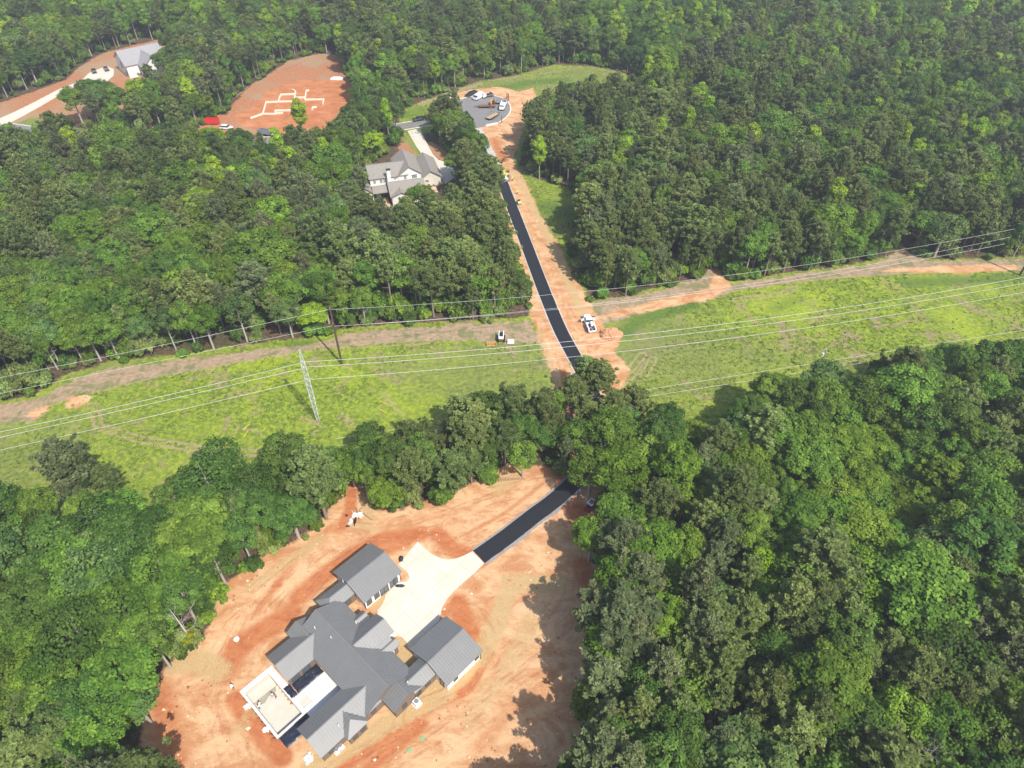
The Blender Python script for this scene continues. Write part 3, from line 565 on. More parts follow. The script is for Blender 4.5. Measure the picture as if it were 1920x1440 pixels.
def tarp(a0, a1, b0, b1, label, seed):
    rg = np.random.default_rng(seed); nx_, ny_ = int((a1 - a0) / .22) + 2, int((b1 - b0) / .22) + 2
    xs_, ys_ = np.meshgrid(np.linspace(a0, a1, nx_), np.linspace(b0, b1, ny_)); z = .1 + .09 * np.abs(np.sin(xs_ * 2.1 + 3 * np.sin(ys_ * 1.3)) * np.sin(ys_ * 2.7 + xs_)) + rg.random(xs_.shape) * .06
    z[0, :] = z[-1, :] = .02; z[:, 0] = z[:, -1] = .02
    jx = (rg.random(xs_.shape) - .5) * .12; xx = xs_ + jx
    cx, cy = (a0 + a1) / 2, (b0 + b1) / 2
    V = np.stack([(xx - cx).ravel(), (ys_ - cy).ravel(), z.ravel()], 1); id_ = np.arange(nx_ * ny_).reshape(ny_, nx_)
    F_ = np.stack([id_[:-1, :-1].ravel(), id_[:-1, 1:].ravel(), id_[1:, 1:].ravel(), id_[1:, :-1].ravel()], 1)
    o = bpy.data.objects.new('plastic_sheet', np_mesh('plastic_sheet', V, F_, [tarp_mat()])); COL.objects.link(o); o.location = (*loc(cx, cy), 0.03); o.rotation_euler = (0, 0, R(47)); tag(o, label, 'plastic sheet')
tarp(-10.55, -5.3, .4, 2.6, 'wrinkled black plastic sheet between the patio and the brown courtyard wall', 1)
tarp(-12.0, -10.7, .35, 3.15, 'short strip of black plastic sheet between pool edge and house corner', 2)
tarp(-17.0, -11.6, -5.75, -3.5, 'black plastic sheet below the lower end of the pool', 3)

# cream house in the woods
MO = (-40.08, 215.74)
mh = House('house', 'cream two storey house with brown shingle roofs and a chimney among trees', MO, 16)
mh.walls(.5, 12.2, 5.3, 14, 3.4, M_SIDE, z0=-.3); mh.roof(0, 12.7, 4.8, 16.0, 'a', 3.5, 6.1, M_SHING)
mh.walls(.6, 7.0, 4.7, 6, 3.4, M_WSIDE, 'b', 4.7); mh.roof(.1, 7.5, 4.1, 9.8, 'b', 3.52, 5.0, M_SHING)
mh.walls(-5.4, 4.4, 13.7, 24.6, 6.4, M_WSIDE); mh.roof(-5.8, 8, 13.2, 25.0, 'a', 6.5, 9.0, M_SHING)
mh.walls(4.4, 12.4, 13.5, 27.6, 6.4, M_WSIDE, 'b', 9.2); mh.roof(3.95, 12.85, 13.0, 28.0, 'b', 6.4, 9.5, M_SHING)
mh.walls(12.6, 19.6, 15.3, 29.8, 3.4, M_SIDE, 'b', 5.8); mh.roof(12.2, 20.1, 14.7, 30.3, 'b', 3.5, 6.1, M_SHING)
mh.walls(-9.8, -5.2, 9.6, 26.8, 3.4, M_WSIDE, 'b', 5.2); mh.roof(-10.3, -4.75, 9.0, 27.2, 'b', 3.5, 5.5, M_SHING)
mh.roof(-5.3, 1.4, 8.4, 14.0, 'a', 3.55, 4.9, M_SHING); mh.walls(-5.1, .4, 12.0, 13.6, 3.3, M_DARKT)
ch = MB(); ch.box((1.1, 12.6, 6.6), (1.3, .9, 5.8)); c_ = ch.build('chimney', M_WSIDE, mh.e)
MB().box((1.1, 12.6, 9.7), (1.5, 1.1, .25)).build('cap', M_DARKT, c_)
for a, z, n in ((-3.9, 5.2, 1), (-1.6, 5.2, 2)):
    for k in range(n): mh.window(a + k * 1.15, 13.7, z, .85, 1.3, '-b', frame=M_WFRAME, panes=(2, 2))
mh.window(3.3, 13.7, 5.5, .9, .7, '-b', frame=M_WFRAME); mh.window(10.0, 13.5, 5.6, 1.9, 1.4, '-b', frame=M_WFRAME, panes=(3, 2)); mh.window(6.8, 13.5, 5.6, .9, 1.4, '-b', frame=M_WFRAME)
for k in range(3): mh.window(3.1 + k * 1.25, 4.7, 2.2, .95, 1.4, '-b', frame=M_WFRAME)
for k in range(4): mh.window(8.2 + k * 1.05, 5.3, 2.2, .85, 1.4, '-b', frame=M_WFRAME)
mh.window(14.6, 15.3, 2.2, 1.4, 1.1, '-b', frame=M_WFRAME); mh.window(-7.5, 9.6, 2.0, 1.4, 1.3, '-b', frame=M_WFRAME)
def lc(a, b): return loc(a, b, MO, 16)
M_TERR = mat('terracotta_patio', (.6, .4, .27), .9, .15, 1)
slab('terrace_slab', [lc(-5, 4.5), lc(-.3, 4.5), lc(-.3, 11.5), lc(-5, 11.5)], .12, M_TERR, .15); slab('terrace_slab', [lc(-3, 1.0), lc(-.5, 1.0), lc(-.5, 4.45), lc(-3, 4.45)], .14, M_CON, .15)
slab('terrace_slab', [lc(12.9, 9.8), lc(17.5, 10.3), lc(17.5, 15.0), lc(12.9, 15.0)], .1, M_TERR, .12)
# white house top left
WO = (-182.0, 344.5)
wh = House('house', 'white house with crossing steep grey gables behind the long pale driveway', WO, 40)
wh.walls(0, 19, -6, 9.0, 5.6, M_WSIDE, 'a', 10.0); wh.roof(-.6, 19.6, -6.6, 9.6, 'a', 5.6, 10.4, M_SHG2)
wh.walls(5.5, 14.5, -13, 2, 5.2, M_WSIDE, 'b', 8.8); wh.roof(5.0, 15.0, -13.6, 1.5, 'b', 5.3, 9.3, M_SHG2)
wh.walls(14.4, 20.5, -10.5, -2, 3.2, M_WSIDE, 'a', 4.6); wh.roof(14.4, 21.0, -11, -1.6, 'a', 3.3, 5.0, M_SHG2)
for a in (8.3, 11.6): wh.window(a, -13.0, 4.6, 1.1, 1.9, '-b')
wh.window(0, 1.2, 4.2, 2.2, 2.4, '-a', panes=(2, 3)); wh.window(0, -3.6, 1.6, 1.6, 1.8, '-a'); wh.window(0, 5.4, 1.3, 2.5, 2.1, '-a', frame=M_WFRAME, panes=(4, 4), name='garage_door', glass=M_WSIDE)

# foundation footings (white block walls on red ground)
M_FOOT = mat('pale_foundation_block', (.74, .66, .52), .85, .08, 2)
def zf(x, y): return (380 + x * .17708, 90 + y * .17708)
ft = tag(empty('house_foundation', (*G(*zf(800, 600)), 0)), 'cream block foundation walls outlining rooms on the red dirt lot', 'foundation')
fo = np.array(G(*zf(800, 600)))
segs = [[(510, 750), (635, 705), (770, 705), (775, 670), (1010, 665)], [(640, 705), (675, 580), (970, 570), (985, 470), (955, 450)], [(805, 565), (830, 500), (975, 495)], [(985, 532), (1090, 530)], [(1125, 455), (1100, 458), (1085, 555), (1285, 550), (1275, 598)], [(1160, 660), (1170, 635), (1205, 633)], [(770, 700), (850, 695)]]
for sg in segs:
    mb = MB(); P_ = [np.array(G(*zf(*q))) - fo for q in sg]
    for p, q in zip(P_[:-1], P_[1:]):
        d_ = q - p; L_ = np.hypot(*d_); an = math.atan2(d_[1], d_[0]); c = (p + q) / 2
        mb.box((c[0], c[1], .3), (L_ + .3, .46, .7 + random.uniform(-.02, .02)), M=Matrix.Rotation(an, 4, 'Z'))
    mb.build('footing_wall', M_FOOT, ft)
# ------------------------------------------------------------------ vehicles, machines, people, small things
def paint(name, c, r=.35, metal=0.): return mat(name, c, r, .04, 1., metal=metal, spec=.5)
P_WHITE = paint('white_paint', (.8, .8, .8)); P_BLACK = paint('black_paint', (.02, .022, .026)); P_YEL = paint('yellow_paint', (.75, .6, .04)); P_ORG = paint('orange_paint', (.75, .32, .03)); P_RED = paint('red_paint', (.6, .03, .02)); P_GREY = paint('grey_steel', (.22, .22, .23), .5); P_NAVY = paint('navy_paint', (.03, .045, .07)); P_MAR = paint('maroon_paint', (.22, .015, .04)); P_BROWN = paint('brown_steel', (.2, .1, .06), .7)
M_TYRE = mat('tyre_rubber', (.02, .02, .02), .85, .1); M_RIM = mat('wheel_rim', (.5, .5, .52), .35, .05, metal=.7); M_CGL = mat('vehicle_glass', (.03, .04, .05), .08, .05, spec=.9); M_WOODP = mat('deck_planks', (.42, .31, .19), .85, .2, 5); M_LIGHT = mat('lamp_lens', (.8, .75, .6), .2, .02); M_TAIL = mat('tail_lens', (.5, .02, .02), .3, .02)
def wheel(par, x, y, r, wd=.26):
    o = MB().cyl((x, y - wd / 2, r), (x, y + wd / 2, r), r, n=14).build('wheel', M_TYRE, par)
    MB().cyl((x, y - wd / 2 - .012, r), (x, y + wd / 2 + .012, r), r * .55, n=10).build('rim', M_RIM, o); return o
def rootat(name, px, py, heading_px, label, cat, group=None, z=0.):
    """heading_px: another pixel the vehicle points to (on the ground)"""
    a = np.array(G(px, py)); b = np.array(G(*heading_px)); d_ = b - a
    return tag(empty(name, (a[0], a[1], z), math.atan2(d_[1], d_[0])), label, cat, group)
def cabin(mb, x0, x1, w, z0, z1, m=0, fr=.35, rr=.15, side=.12):
    """tapered cabin"""
    y = w / 2; v = [(x0, -y, z0), (x1, -y, z0), (x1, y, z0), (x0, y, z0), (x0 + rr, -y + side, z1), (x1 - fr, -y + side, z1), (x1 - fr, y - side, z1), (x0 + rr, y - side, z1)]
    mb.add(v, [(3, 2, 1, 0), (4, 5, 6, 7), (0, 1, 5, 4), (1, 2, 6, 5), (2, 3, 7, 6), (3, 0, 4, 7)], m)
def lamps(e, xf, xr, w, z=.75):
    for s in (-1, 1):
        MB().box((xf, s * w * .4, z), (.08, .3, .18)).build('headlight', M_LIGHT, e); MB().box((xr, s * w * .43, z), (.06, .16, .3)).build('taillight', M_TAIL, e)
def pickup(e, col, Lg=5.8, w=2.0, bed=True, load=None):
    mb = MB(); mb.box((0, 0, .72), (Lg, w, .55), bev=.08); xh = Lg / 2
    mb.box((xh - .75, 0, 1.05), (1.45, w * .9, .22), bev=.1)
    if bed:
        for s in (-1, 1): mb.box((-xh + 1.0, s * (w / 2 - .06), 1.15), (1.95, .1, .4))
        mb.box((-xh + .07, 0, 1.15), (.1, w - .2, .4)); mb.box((-xh + 2.0, 0, 1.15), (.08, w - .2, .4))
    mb.build('body', col, e)
    mb = MB(); cabin(mb, -xh + 2.1, xh - 1.4, w * .92, 1.0, 1.52, fr=.5, rr=.25); g_ = mb.build('window_band', M_CGL, e)
    mb = MB(); mb.box((-xh + 3.0, 0, 1.6), (1.75, w * .78, .14), bev=.05); mb.build('cab_roof', col, e)
    if bed: MB().box((-xh + 1.05, 0, 1.005), (1.85, w - .24, .02)).build('bed_floor', M_TYRE, e)
    for x in (-xh + 1.15, xh - 1.0):
        for s in (-1, 1): wheel(e, x, s * (w / 2 - .1), .4)
    lamps(e, xh, -xh, w)
def suv(e, col, Lg=4.9, w=1.95):
    xh = Lg / 2; mb = MB(); mb.box((0, 0, .72), (Lg, w, .6), bev=.1); mb.box((xh - .65, 0, 1.08), (1.2, w * .88, .14), bev=.06); mb.build('body', col, e)
    mb = MB(); cabin(mb, -xh + .1, xh - 1.15, w * .93, 1.02, 1.58, fr=.6, rr=.3); mb.build('window_band', M_CGL, e)
    MB().box((-xh + 1.75, 0, 1.64), (2.5, w * .74, .1), bev=.04).build('roof', col, e)
    for x in (-xh + .95, xh - .95):
        for s in (-1, 1): wheel(e, x, s * (w / 2 - .1), .38)
    lamps(e, xh, -xh, w)
# black and white vehicles round the turning circle (pixel = position, second = where the nose points)
def zc(x, y): return (830 + x / 12, 150 + y / 12)
e = rootat('pickup_truck', *zc(205, 415), zc(330, 430), 'white pickup at the left kerb of the turning circle', 'pickup truck'); pickup(e, P_WHITE)
e = rootat('pickup_truck', *zc(640, 345), zc(520, 400), 'black pickup parked behind the white panel van on the turning circle', 'pickup truck'); pickup(e, P_BLACK, 6.2, 2.1)
e = rootat('panel_van', *zc(800, 420), zc(700, 480), 'white high roofed van in front of the black pickup', 'van')
mb = MB(); mb.box((-.5, 0, 1.35), (4.8, 2.1, 1.8), bev=.12); mb.box((2.3, 0, .95), (1.2, 2.0, .9), bev=.12); mb.build('body', P_WHITE, e)
mb = MB(); cabin(mb, 1.7, 2.75, 1.9, 1.45, 2.0, fr=.6, rr=.0); mb.build('windscreen', M_CGL, e)
for x in (-1.7, 1.9):
    for s in (-1, 1): wheel(e, x, s * .98, .4)
lamps(e, 2.92, -2.92, 2.0)
e = rootat('flatbed_truck', *zc(1010, 385), zc(900, 410), 'small flatbed with dark chassis and load behind the white van', 'truck')
mb = MB(); mb.box((1.9, 0, 1.2), (1.6, 2.0, 1.3), bev=.15); mb.build('cab', P_WHITE, e); MB().box((-.9, 0, .95), (4.4, 2.2, .16)).build('flatbed', P_GREY, e); MB().box((-.5, 0, .72), (5.2, .8, .3)).build('chassis', P_BLACK, e)
mb = MB(); mb.box((-.2, .3, 1.35), (1.2, .9, .6), bev=.1); mb.cyl((-1.8, -.7, 1.4), (-1.8, .7, 1.4), .38, n=12); mb.build('load', P_BLACK, e); MB().box((2.4, 0, 1.65), (.5, 1.7, .5)).build('windscreen', M_CGL, e)
for x in (-1.9, 1.7):
    for s in (-1, 1): wheel(e, x, s * .95, .45)
def trailer(e, Lg, w=2.4, ax=3, deck=M_WOODP, zd=.85):
    MB().box((0, 0, zd), (Lg, w, .12)).build('deck', deck, e)
    mb = MB(); [mb.box((0, s * (w / 2 - .02), zd - .08), (Lg + .1, .14, .28)) for s in (-1, 1)]; mb.box((Lg / 2 + .9, 0, zd - .15), (1.9, .25, .2)); mb.box((-Lg / 2, 0, zd - .1), (.12, w, .25)); mb.build('frame', P_BLACK, e)
    for k in range(ax):
        for s in (-1, 1): wheel(e, -Lg * .28 + k * .95, s * (w / 2 + .1), .4, .24)
e = rootat('lowbed_trailer', *zc(1120, 850), zc(1250, 780), 'tan decked equipment trailer at the lower edge of the turning circle', 'trailer'); trailer(e, 6.5)
e = rootat('lowbed_trailer', *zc(1000, 620), zc(700, 625), 'long empty trailer left of the orange excavator', 'trailer'); trailer(e, 7.0, 2.2, 2, P_BROWN)
e = rootat('lowbed_trailer', *zc(1330, 510), zc(1150, 560), 'black gooseneck trailer behind the orange excavator with ramps up', 'trailer'); trailer(e, 6.0, 2.3, 3, P_GREY)
mb = MB()
for s in (-.55, .55): mb.box((-3.15, s, 2.1), (.14, .5, 2.6))
mb.build('raised_ramp', P_BROWN, e)
e = rootat('dump_truck', *zc(1360, 620), zc(1310, 730), 'white cab work truck at the right kerb of the turning circle', 'truck')
mb = MB(); mb.box((2.4, 0, 1.5), (1.9, 2.2, 1.5), bev=.2); mb.box((3.6, 0, 1.1), (.9, 1.9, .8), bev=.15); mb.build('cab', P_WHITE, e); MB().box((2.95, 0, 1.95), (.85, 1.9, .5)).build('windscreen', M_CGL, e); MB().box((-.4, 0, .75), (7.0, .9, .35)).build('chassis', P_BLACK, e)
mb = MB(); [mb.box((-1.2, s * 1.15, 1.5), (4.6, .1, 1.0)) for s in (-1, 1)]; mb.box((1.05, 0, 1.6), (.1, 2.3, 1.2)); mb.box((-1.2, 0, 1.0), (4.6, 2.2, .1)); mb.build('dump_bed', P_WHITE, e)
for x in (-2.6, -1.5, 3.0):
    for s in (-1, 1): wheel(e, x, s * 1.0, .5)
# excavator
e = rootat('excavator', *zc(1120, 570), zc(1090, 700), 'orange excavator with folded boom in the middle of the turning circle', 'excavator')
mb = MB(); mb.box((-.5, 0, 1.45), (2.4, 2.2, .9), bev=.15); mb.build('body', P_ORG, e)
MB().box((.5, .65, 1.8), (1.1, .85, 1.4), bev=.08).build('cab', M_CGL, e)
for s in (-1, 1): MB().box((0, s * .95, .4), (3.2, .5, .75), bev=.15).build('track', M_TYRE, e)
mb = MB()
for p, q, r in (((.4, -.2, 1.7), (2.2, -.2, 3.4), .22), ((2.2, -.2, 3.4), (3.8, -.2, 2.2), .2), ((3.8, -.2, 2.2), (3.3, -.2, .9), .16)): mb.cyl(p, q, r, n=6)
mb.build('boom', P_ORG, e); MB().box((3.3, -.2, .5), (.7, .8, .7), taper=.7).build('bucket', P_BROWN, e)
# mats laid out on the asphalt (three curved dark bands)
mb = MB()
for k in range(2):
    P_ = [(*G(*zc(1010 + 70 * i, 730 + 50 * k - 16 * math.sin(i * 1.5))), .1) for i in range(3)]; mb.tube(P_, .14)
tag(mb.build('rolled_mat', P_BROWN), 'pair of curved brown rolls lying below the orange excavator', 'roll')
# sign post and white barrier block
e = tag(empty('sign_post', (*G(*zc(1330, 990)), 0)), 'tall dark post on a white footing beside the white barrier', 'post')
MB().box((0, 0, 1.5), (.4, .18, 3.6)).build('post', P_BROWN, e); MB().box((0, 0, .15), (.7, .7, .3)).build('footing', M_PCON, e)
a, b = G(*zc(960, 1040)), G(*zc(1240, 985)); cc = ((a[0] + b[0]) / 2, (a[1] + b[1]) / 2); L_ = math.hypot(b[0] - a[0], b[1] - a[1])
mb = MB(); mb.box((0, 0, .3), (L_, .7, .6), taper=.75); o = mb.build('concrete_barrier', M_PCON); o.location = (*cc, 0); o.rotation_euler = (0, 0, math.atan2(b[1] - a[1], b[0] - a[0])); tag(o, 'long white barrier closing the lower side of the turning circle', 'barrier')
o = MB().cyl((0, 0, 0), (0, 0, 1.1), .5, n=14).build('barrel', paint('blue_plastic', (.15, .4, .62))); o.location = (*G(792, 172), 0); tag(o, 'blue and white barrel at the wood edge left of the turning circle', 'barrel')
MB().cyl((0, 0, 1.1), (0, 0, 1.16), .52, n=14).build('lid', P_WHITE, o)
# vehicles on the street
e = rootat('pickup_truck', 787, 226, (770, 229), 'dark pickup half hidden by trees on the street', 'pickup truck'); pickup(e, P_BLACK)
def zd(x, y): return (380 + x * .17708, 90 + y * .17708)
e = rootat('dump_truck', *zd(695, 930), zd(800, 945), 'grey dump truck with white cab below the red dirt lot', 'truck')
mb = MB(); mb.box((3.0, 0, 1.6), (1.8, 2.3, 1.7), bev=.2); mb.box((4.3, 0, 1.2), (1.1, 1.9, .9), bev=.15); mb.build('cab', P_WHITE, e); MB().box((3.6, 0, 2.1), (.7, 2.0, .5)).build('windscreen', paint('blue_glass', (.05, .08, .4)), e); MB().box((0, 0, .8), (8.0, 1.0, .4)).build('chassis', P_BROWN, e)
mb = MB(); [mb.box((-1.2, s * 1.2, 1.75), (5.6, .1, 1.3)) for s in (-1, 1)]; mb.box((1.6, 0, 1.85), (.1, 2.4, 1.5)); mb.box((-4.0, 0, 1.75), (.1, 2.4, 1.3)); mb.box((-1.2, 0, 1.1), (5.6, 2.3, .1)); mb.build('dump_bed', P_GREY, e)
for x in (-2.9, -1.7, 3.4):
    for s in (-1, 1): wheel(e, x, s * 1.05, .52)
e = rootat('box_trailer', *zd(108, 805), zd(170, 806), 'red open top box trailer left of the red dirt lot', 'trailer')
mb = MB(); [mb.box((0, s * 1.15, 1.5), (5.5, .1, 1.7)) for s in (-1, 1)]; [mb.box((s * 2.7, 0, 1.5), (.1, 2.3, 1.7)) for s in (-1, 1)]; mb.box((0, 0, .7), (5.4, 2.2, .12)); mb.build('box_body', P_RED, e)
for x in (-1.4, -.3):
    for s in (-1, 1): wheel(e, x, s * 1.0, .42)
e = rootat('suv_car', *zd(255, 858), zd(300, 862), 'white car beside the red trailer', 'car'); suv(e, P_WHITE)
def zw(x, y): return (x * .17708, 60 + y * .17708)
e = rootat('suv_car', *zw(1000, 428), zw(985, 395), 'dark car at the left side of the white house forecourt', 'car'); suv(e, P_BLACK)
e = rootat('suv_car', *zw(1130, 405), zw(1110, 375), 'navy and white car near the white house garage', 'car'); suv(e, P_NAVY)
mb = MB(); mb.prism([(-3, -1.2), (2.8, -1.6), (3.3, .3), (1.2, 1.4), (-2.4, 1.1)], 0, .5); mb.prism([(-2, -.6), (1.8, -.9), (1.9, .5), (-1.4, .7)], .5, .9)
o = mb.build('sack_pile', P_WHITE); o.location = (*G(632, 148), 0); tag(o, 'heap of white sacks at the upper right of the red dirt lot', 'sacks')

# work truck beside the lane, doors open
def zt(x, y): return (1075 + x / 19.2, 575 + y / 19.2)
e = rootat('work_truck', *zt(570, 690), zt(430, 330), 'white work truck with both doors open beside the fresh asphalt', 'truck')
mb = MB(); mb.box((0, 0, .8), (7.2, 2.1, .5), bev=.06); mb.box((2.9, 0, 1.2), (1.5, 1.85, .35), bev=.12); mb.build('body', P_WHITE, e)
mb = MB(); cabin(mb, .3, 2.35, 1.95, 1.05, 1.75, fr=.45, rr=.12); mb.build('window_band', M_CGL, e); MB().box((1.15, 0, 1.82), (1.5, 1.6, .12), bev=.04).build('cab_roof', P_WHITE, e)
for s in (-1, 1):
    T = Matrix.Rotation(s * R(62), 4, 'Z'); o = MB().box((0, 0, 0), (1.1, .1, .9)).build('door', P_WHITE, e); o.location = (1.9 - .3, s * 1.5, 1.15); o.rotation_euler = (0, 0, -s * R(65))
    o2 = MB().box((0, 0, .55), (.9, .05, .4)).build('door_window', M_CGL, o)
    mb = MB(); mb.box((-2.0, s * .98, 1.35), (2.9, .3, .55)); mb.build('side_locker', P_WHITE, e)
mb = MB(); mb.box((-2.0, 0, 1.07), (3.0, 1.6, .03)); mb.build('bed_floor', M_TYRE, e)
MB().cyl((-.4, -.35, 1.5), (-1.7, -.35, 1.5), .42, n=14).build('tank', P_WHITE, e)
mb = MB()
for k in range(9): mb.box((-2.4 - random.random() * .9, random.uniform(-.6, .6), 1.25 + random.random() * .2), (random.uniform(.2, .6), random.uniform(.2, .5), .3), M=Matrix.Rotation(random.random() * 3, 4, 'Z'))
mb.build('tools', P_GREY, e)
for x in (-2.1, 2.5):
    for s in (-1, 1): wheel(e, x, s * .98, .42)
lamps(e, 3.66, -3.6, 2.0)
# skid steer loader and its two attachments
e = rootat('skid_loader', 940, 637, (941, 620), 'white and brown tracked skid loader parked in the field left of the lane', 'loader')
mb = MB(); mb.box((-.1, 0, 1.0), (2.2, 1.1, .9), bev=.1); mb.build('body', P_BROWN, e); MB().box((.2, 0, 1.75), (1.1, .85, .75), taper=.9).build('cab', M_CGL, e)
for s in (-1, 1):
    MB().box((0, s * .82, .45), (2.4, .42, .85), bev=.2).build('track', M_TYRE, e)
    MB().box((.2, s * .6, 1.75), (2.9, .2, .3)).build('lift_arm', P_WHITE, e)
MB().box((-1.15, 0, 1.6), (.5, 1.35, .5)).build('rear_hood', P_WHITE, e)
e = rootat('loader_bucket', 957.5, 642.5, (975, 642), 'white steel bucket on the grass right of the skid loader', 'bucket')
mb = MB(); mb.box((0, 0, .4), (1.9, 1.2, .8), taper=.85); mb.build('shell', P_WHITE, e); MB().box((0, -.62, .08), (1.95, .3, .1)).build('cutting_edge', P_GREY, e)
e = rootat('blade_attachment', 921.5, 647, (935, 646.5), 'orange box blade lying left of the skid loader', 'blade')
M_OR2 = paint('rust_orange', (.62, .3, .12), .7); mb = MB(); mb.box((0, .5, .35), (2.5, .14, .7)); [mb.box((s * 1.2, 0, .3), (.14, 1.1, .6)) for s in (-1, 1)]; mb.box((0, -.3, .1), (2.3, .2, .2)); mb.build('blade_frame', M_OR2, e)
# paver and roller
e = rootat('paving_machine', 946, 336, (944, 328), 'yellow and white paving machine laying the end of the black asphalt', 'paver')
mb = MB(); mb.box((.2, 0, 1.0), (3.4, 2.4, 1.1), bev=.15); mb.build('body', P_WHITE, e); mb = MB(); [mb.box((2.4, s * .9, 1.1), (1.6, .6, .9), taper=.8) for s in (-1, 1)]; mb.build('hopper', P_YEL, e); MB().box((-1.8, 0, .4), (.9, 3.6, .5)).build('screed', P_GREY, e)
MB().box((-.3, 0, 2.5), (1.7, 1.9, .1)).build('canopy', P_YEL, e); mb = MB(); [mb.cyl((x, y, 1.5), (x, y, 2.5), .05, n=6) for x in (-1, .4) for y in (-.8, .8)]; mb.build('canopy_post', P_BLACK, e)
for s in (-1, 1): MB().box((.3, s * 1.1, .4), (2.8, .4, .75), bev=.2).build('track', M_TYRE, e)
e = rootat('road_roller', 973, 382, (966, 368), 'small yellow roller driving along the right edge of the asphalt', 'roller')
mb = MB(); mb.box((0, 0, .85), (1.9, 1.15, .6), bev=.12); mb.build('body', P_YEL, e); MB().box((-.1, 0, 1.35), (.5, .6, .5)).build('seat', P_BLACK, e)
for x in (-.85, .85): MB().cyl((x, -.6, .4), (x, .6, .4), .42, n=16).build('drum', P_GREY, e)
mb = MB(); [mb.cyl((-.5, y, 1.1), (-.5, y, 2.0), .04, n=6) for y in (-.5, .5)]; mb.cyl((-.5, -.5, 2.0), (-.5, .5, 2.0), .04, n=6); mb.build('roll_bar', P_BLACK, e)
# cart with white canopy
e = rootat('utility_cart', 1107, 953, (1092, 968), 'maroon utility cart with a white roof under the trees right of the lane', 'cart')
mb = MB(); mb.box((0, 0, .6), (2.9, 1.4, .45), bev=.08); mb.box((1.1, 0, .9), (.8, 1.3, .3), bev=.1); mb.build('body', P_MAR, e); mb = MB(); mb.box((-.2, 0, 1.95), (1.8, 1.45, .1), bev=.03); mb.build('canopy', P_WHITE, e); MB().box((-.2, 0, 2.015), (1.1, .9, .03)).build('roof_panel', P_GREY, e)
mb = MB(); [mb.cyl((x, y, .8), (x, y, 1.92), .04, n=6) for x in (-.95, .6) for y in (-.6, .6)]; mb.build('canopy_post', P_BLACK, e); MB().box((-.4, 0, 1.0), (.5, 1.1, .45)).build('seat', P_BLACK, e)
for x in (-1.0, 1.0):
    for s in (-1, 1): wheel(e, x, s * .62, .3, .2)
# AC units, boxes, bags
M_AC = mat('pale_metal_box', (.72, .72, .7), .5, .05)
def acbox(px, py, label, deg=47, sz=(1.1, 1.1, 1.0)):
    e = tag(empty('outdoor_unit', (*G(px, py), 0), R(deg)), label, 'air conditioner'); MB().box((0, 0, sz[2] / 2 + .06), sz, bev=.04).build('housing', M_AC, e); MB().cyl((0, 0, sz[2] + .06), (0, 0, sz[2] + .1), .4, n=16).build('fan_grille', P_GREY, e); MB().box((0, 0, .03), (sz[0] + .3, sz[1] + .3, .06)).build('pad', M_PCON, e)
acbox(*Zp(1195, 1062), 'white cooling unit beside the brown wall below the right garage wing')
acbox(*Zp(727, 1340), 'left one of two white cooling units by the lower wing corner', 47, (.8, .8, .9)); acbox(*Zp(747, 1318), 'right one of two white cooling units by the lower wing corner', 47, (.8, .8, .9))
def lump(name, px, py, r, h, m, label, cat, n=9, rough=.3, seed=0):
    rg = random.Random(seed); bm = bmesh.new(); bmesh.ops.create_icosphere(bm, subdivisions=4, radius=1.)
    for v in bm.verts:
        k = 1 + rg.uniform(-rough, rough) * .35 + .25 * rough * math.sin(5 * v.co.x + seed) * math.cos(4 * v.co.y); v.co = Vector((v.co.x * r[0] * k, v.co.y * r[1] * k, max(-.05, v.co.z) * h * k))
    me = bpy.data.meshes.new(name); bm.to_mesh(me); bm.free(); me.materials.append(m); o = bpy.data.objects.new(name, me); COL.objects.link(o); o.location = (*G(px, py), 0); tag(o, label, cat); return o
M_BAG = mat('black_bag', (.03, .03, .04), .4, .3, 5, bump=.6)
lump('plastic_bag', *Zp(1102, 214), (.45, .7), .5, M_BAG, 'black bag on the concrete behind the upper garage wing', 'bag', seed=1)
lump('plastic_bag', *Zp(1095, 372), (.95, .35), .35, M_BAG, 'flattened black bag in front of the upper garage windows', 'bag', seed=2)
M_DIRT = mat('loose_clay', (.52, .27, .14), .95, .3, 3, bump=1.0)
lump('dirt_pile', 1145, 628, (1.0, 1.0), 1.1, M_DIRT, 'round orange dirt pile on the grass right of the work truck', 'dirt pile', seed=3).scale = (3.0, 2.6, 1.5)
lump('stone', *Zp(135, 683), (.5, .5), .4, M_PCON, 'white stone on red dirt west of the upper courtyard wing', 'stone', seed=4)
lump('rubble_heap', *Zp(560, 1385), (.7, .8), .3, M_PCON, 'white plaster rubble below the lower wing', 'rubble', seed=5, rough=1.)
lump('concrete_spill', *Zp(200, 1080), (.55, .45), .2, M_PCON, 'white concrete lump on the outer pool edge, upper one', 'concrete lump', seed=6, rough=.8); lump('concrete_spill', *Zp(310, 1215), (.55, .45), .2, M_PCON, 'white concrete lump on the outer pool edge, lower one', 'concrete lump', seed=7, rough=.8)
M_GRN = mat('green_plastic', (.25, .42, .2), .6, .1)
for px, py, lb in ((1228, 1268, 'upper'), (1152, 1338, 'lower')):
    o = MB().cyl((0, 0, 0), (0, 0, .12), .38, n=16).build('tank_lid', M_GRN); o.location = (*G(*Zp(px, py)), 0); tag(o, f'{lb} of two green round tank lids in the dirt below the house', 'lid'); MB().cyl((0, 0, .12), (0, 0, .15), .15, n=10).build('knob', M_GRN, o)
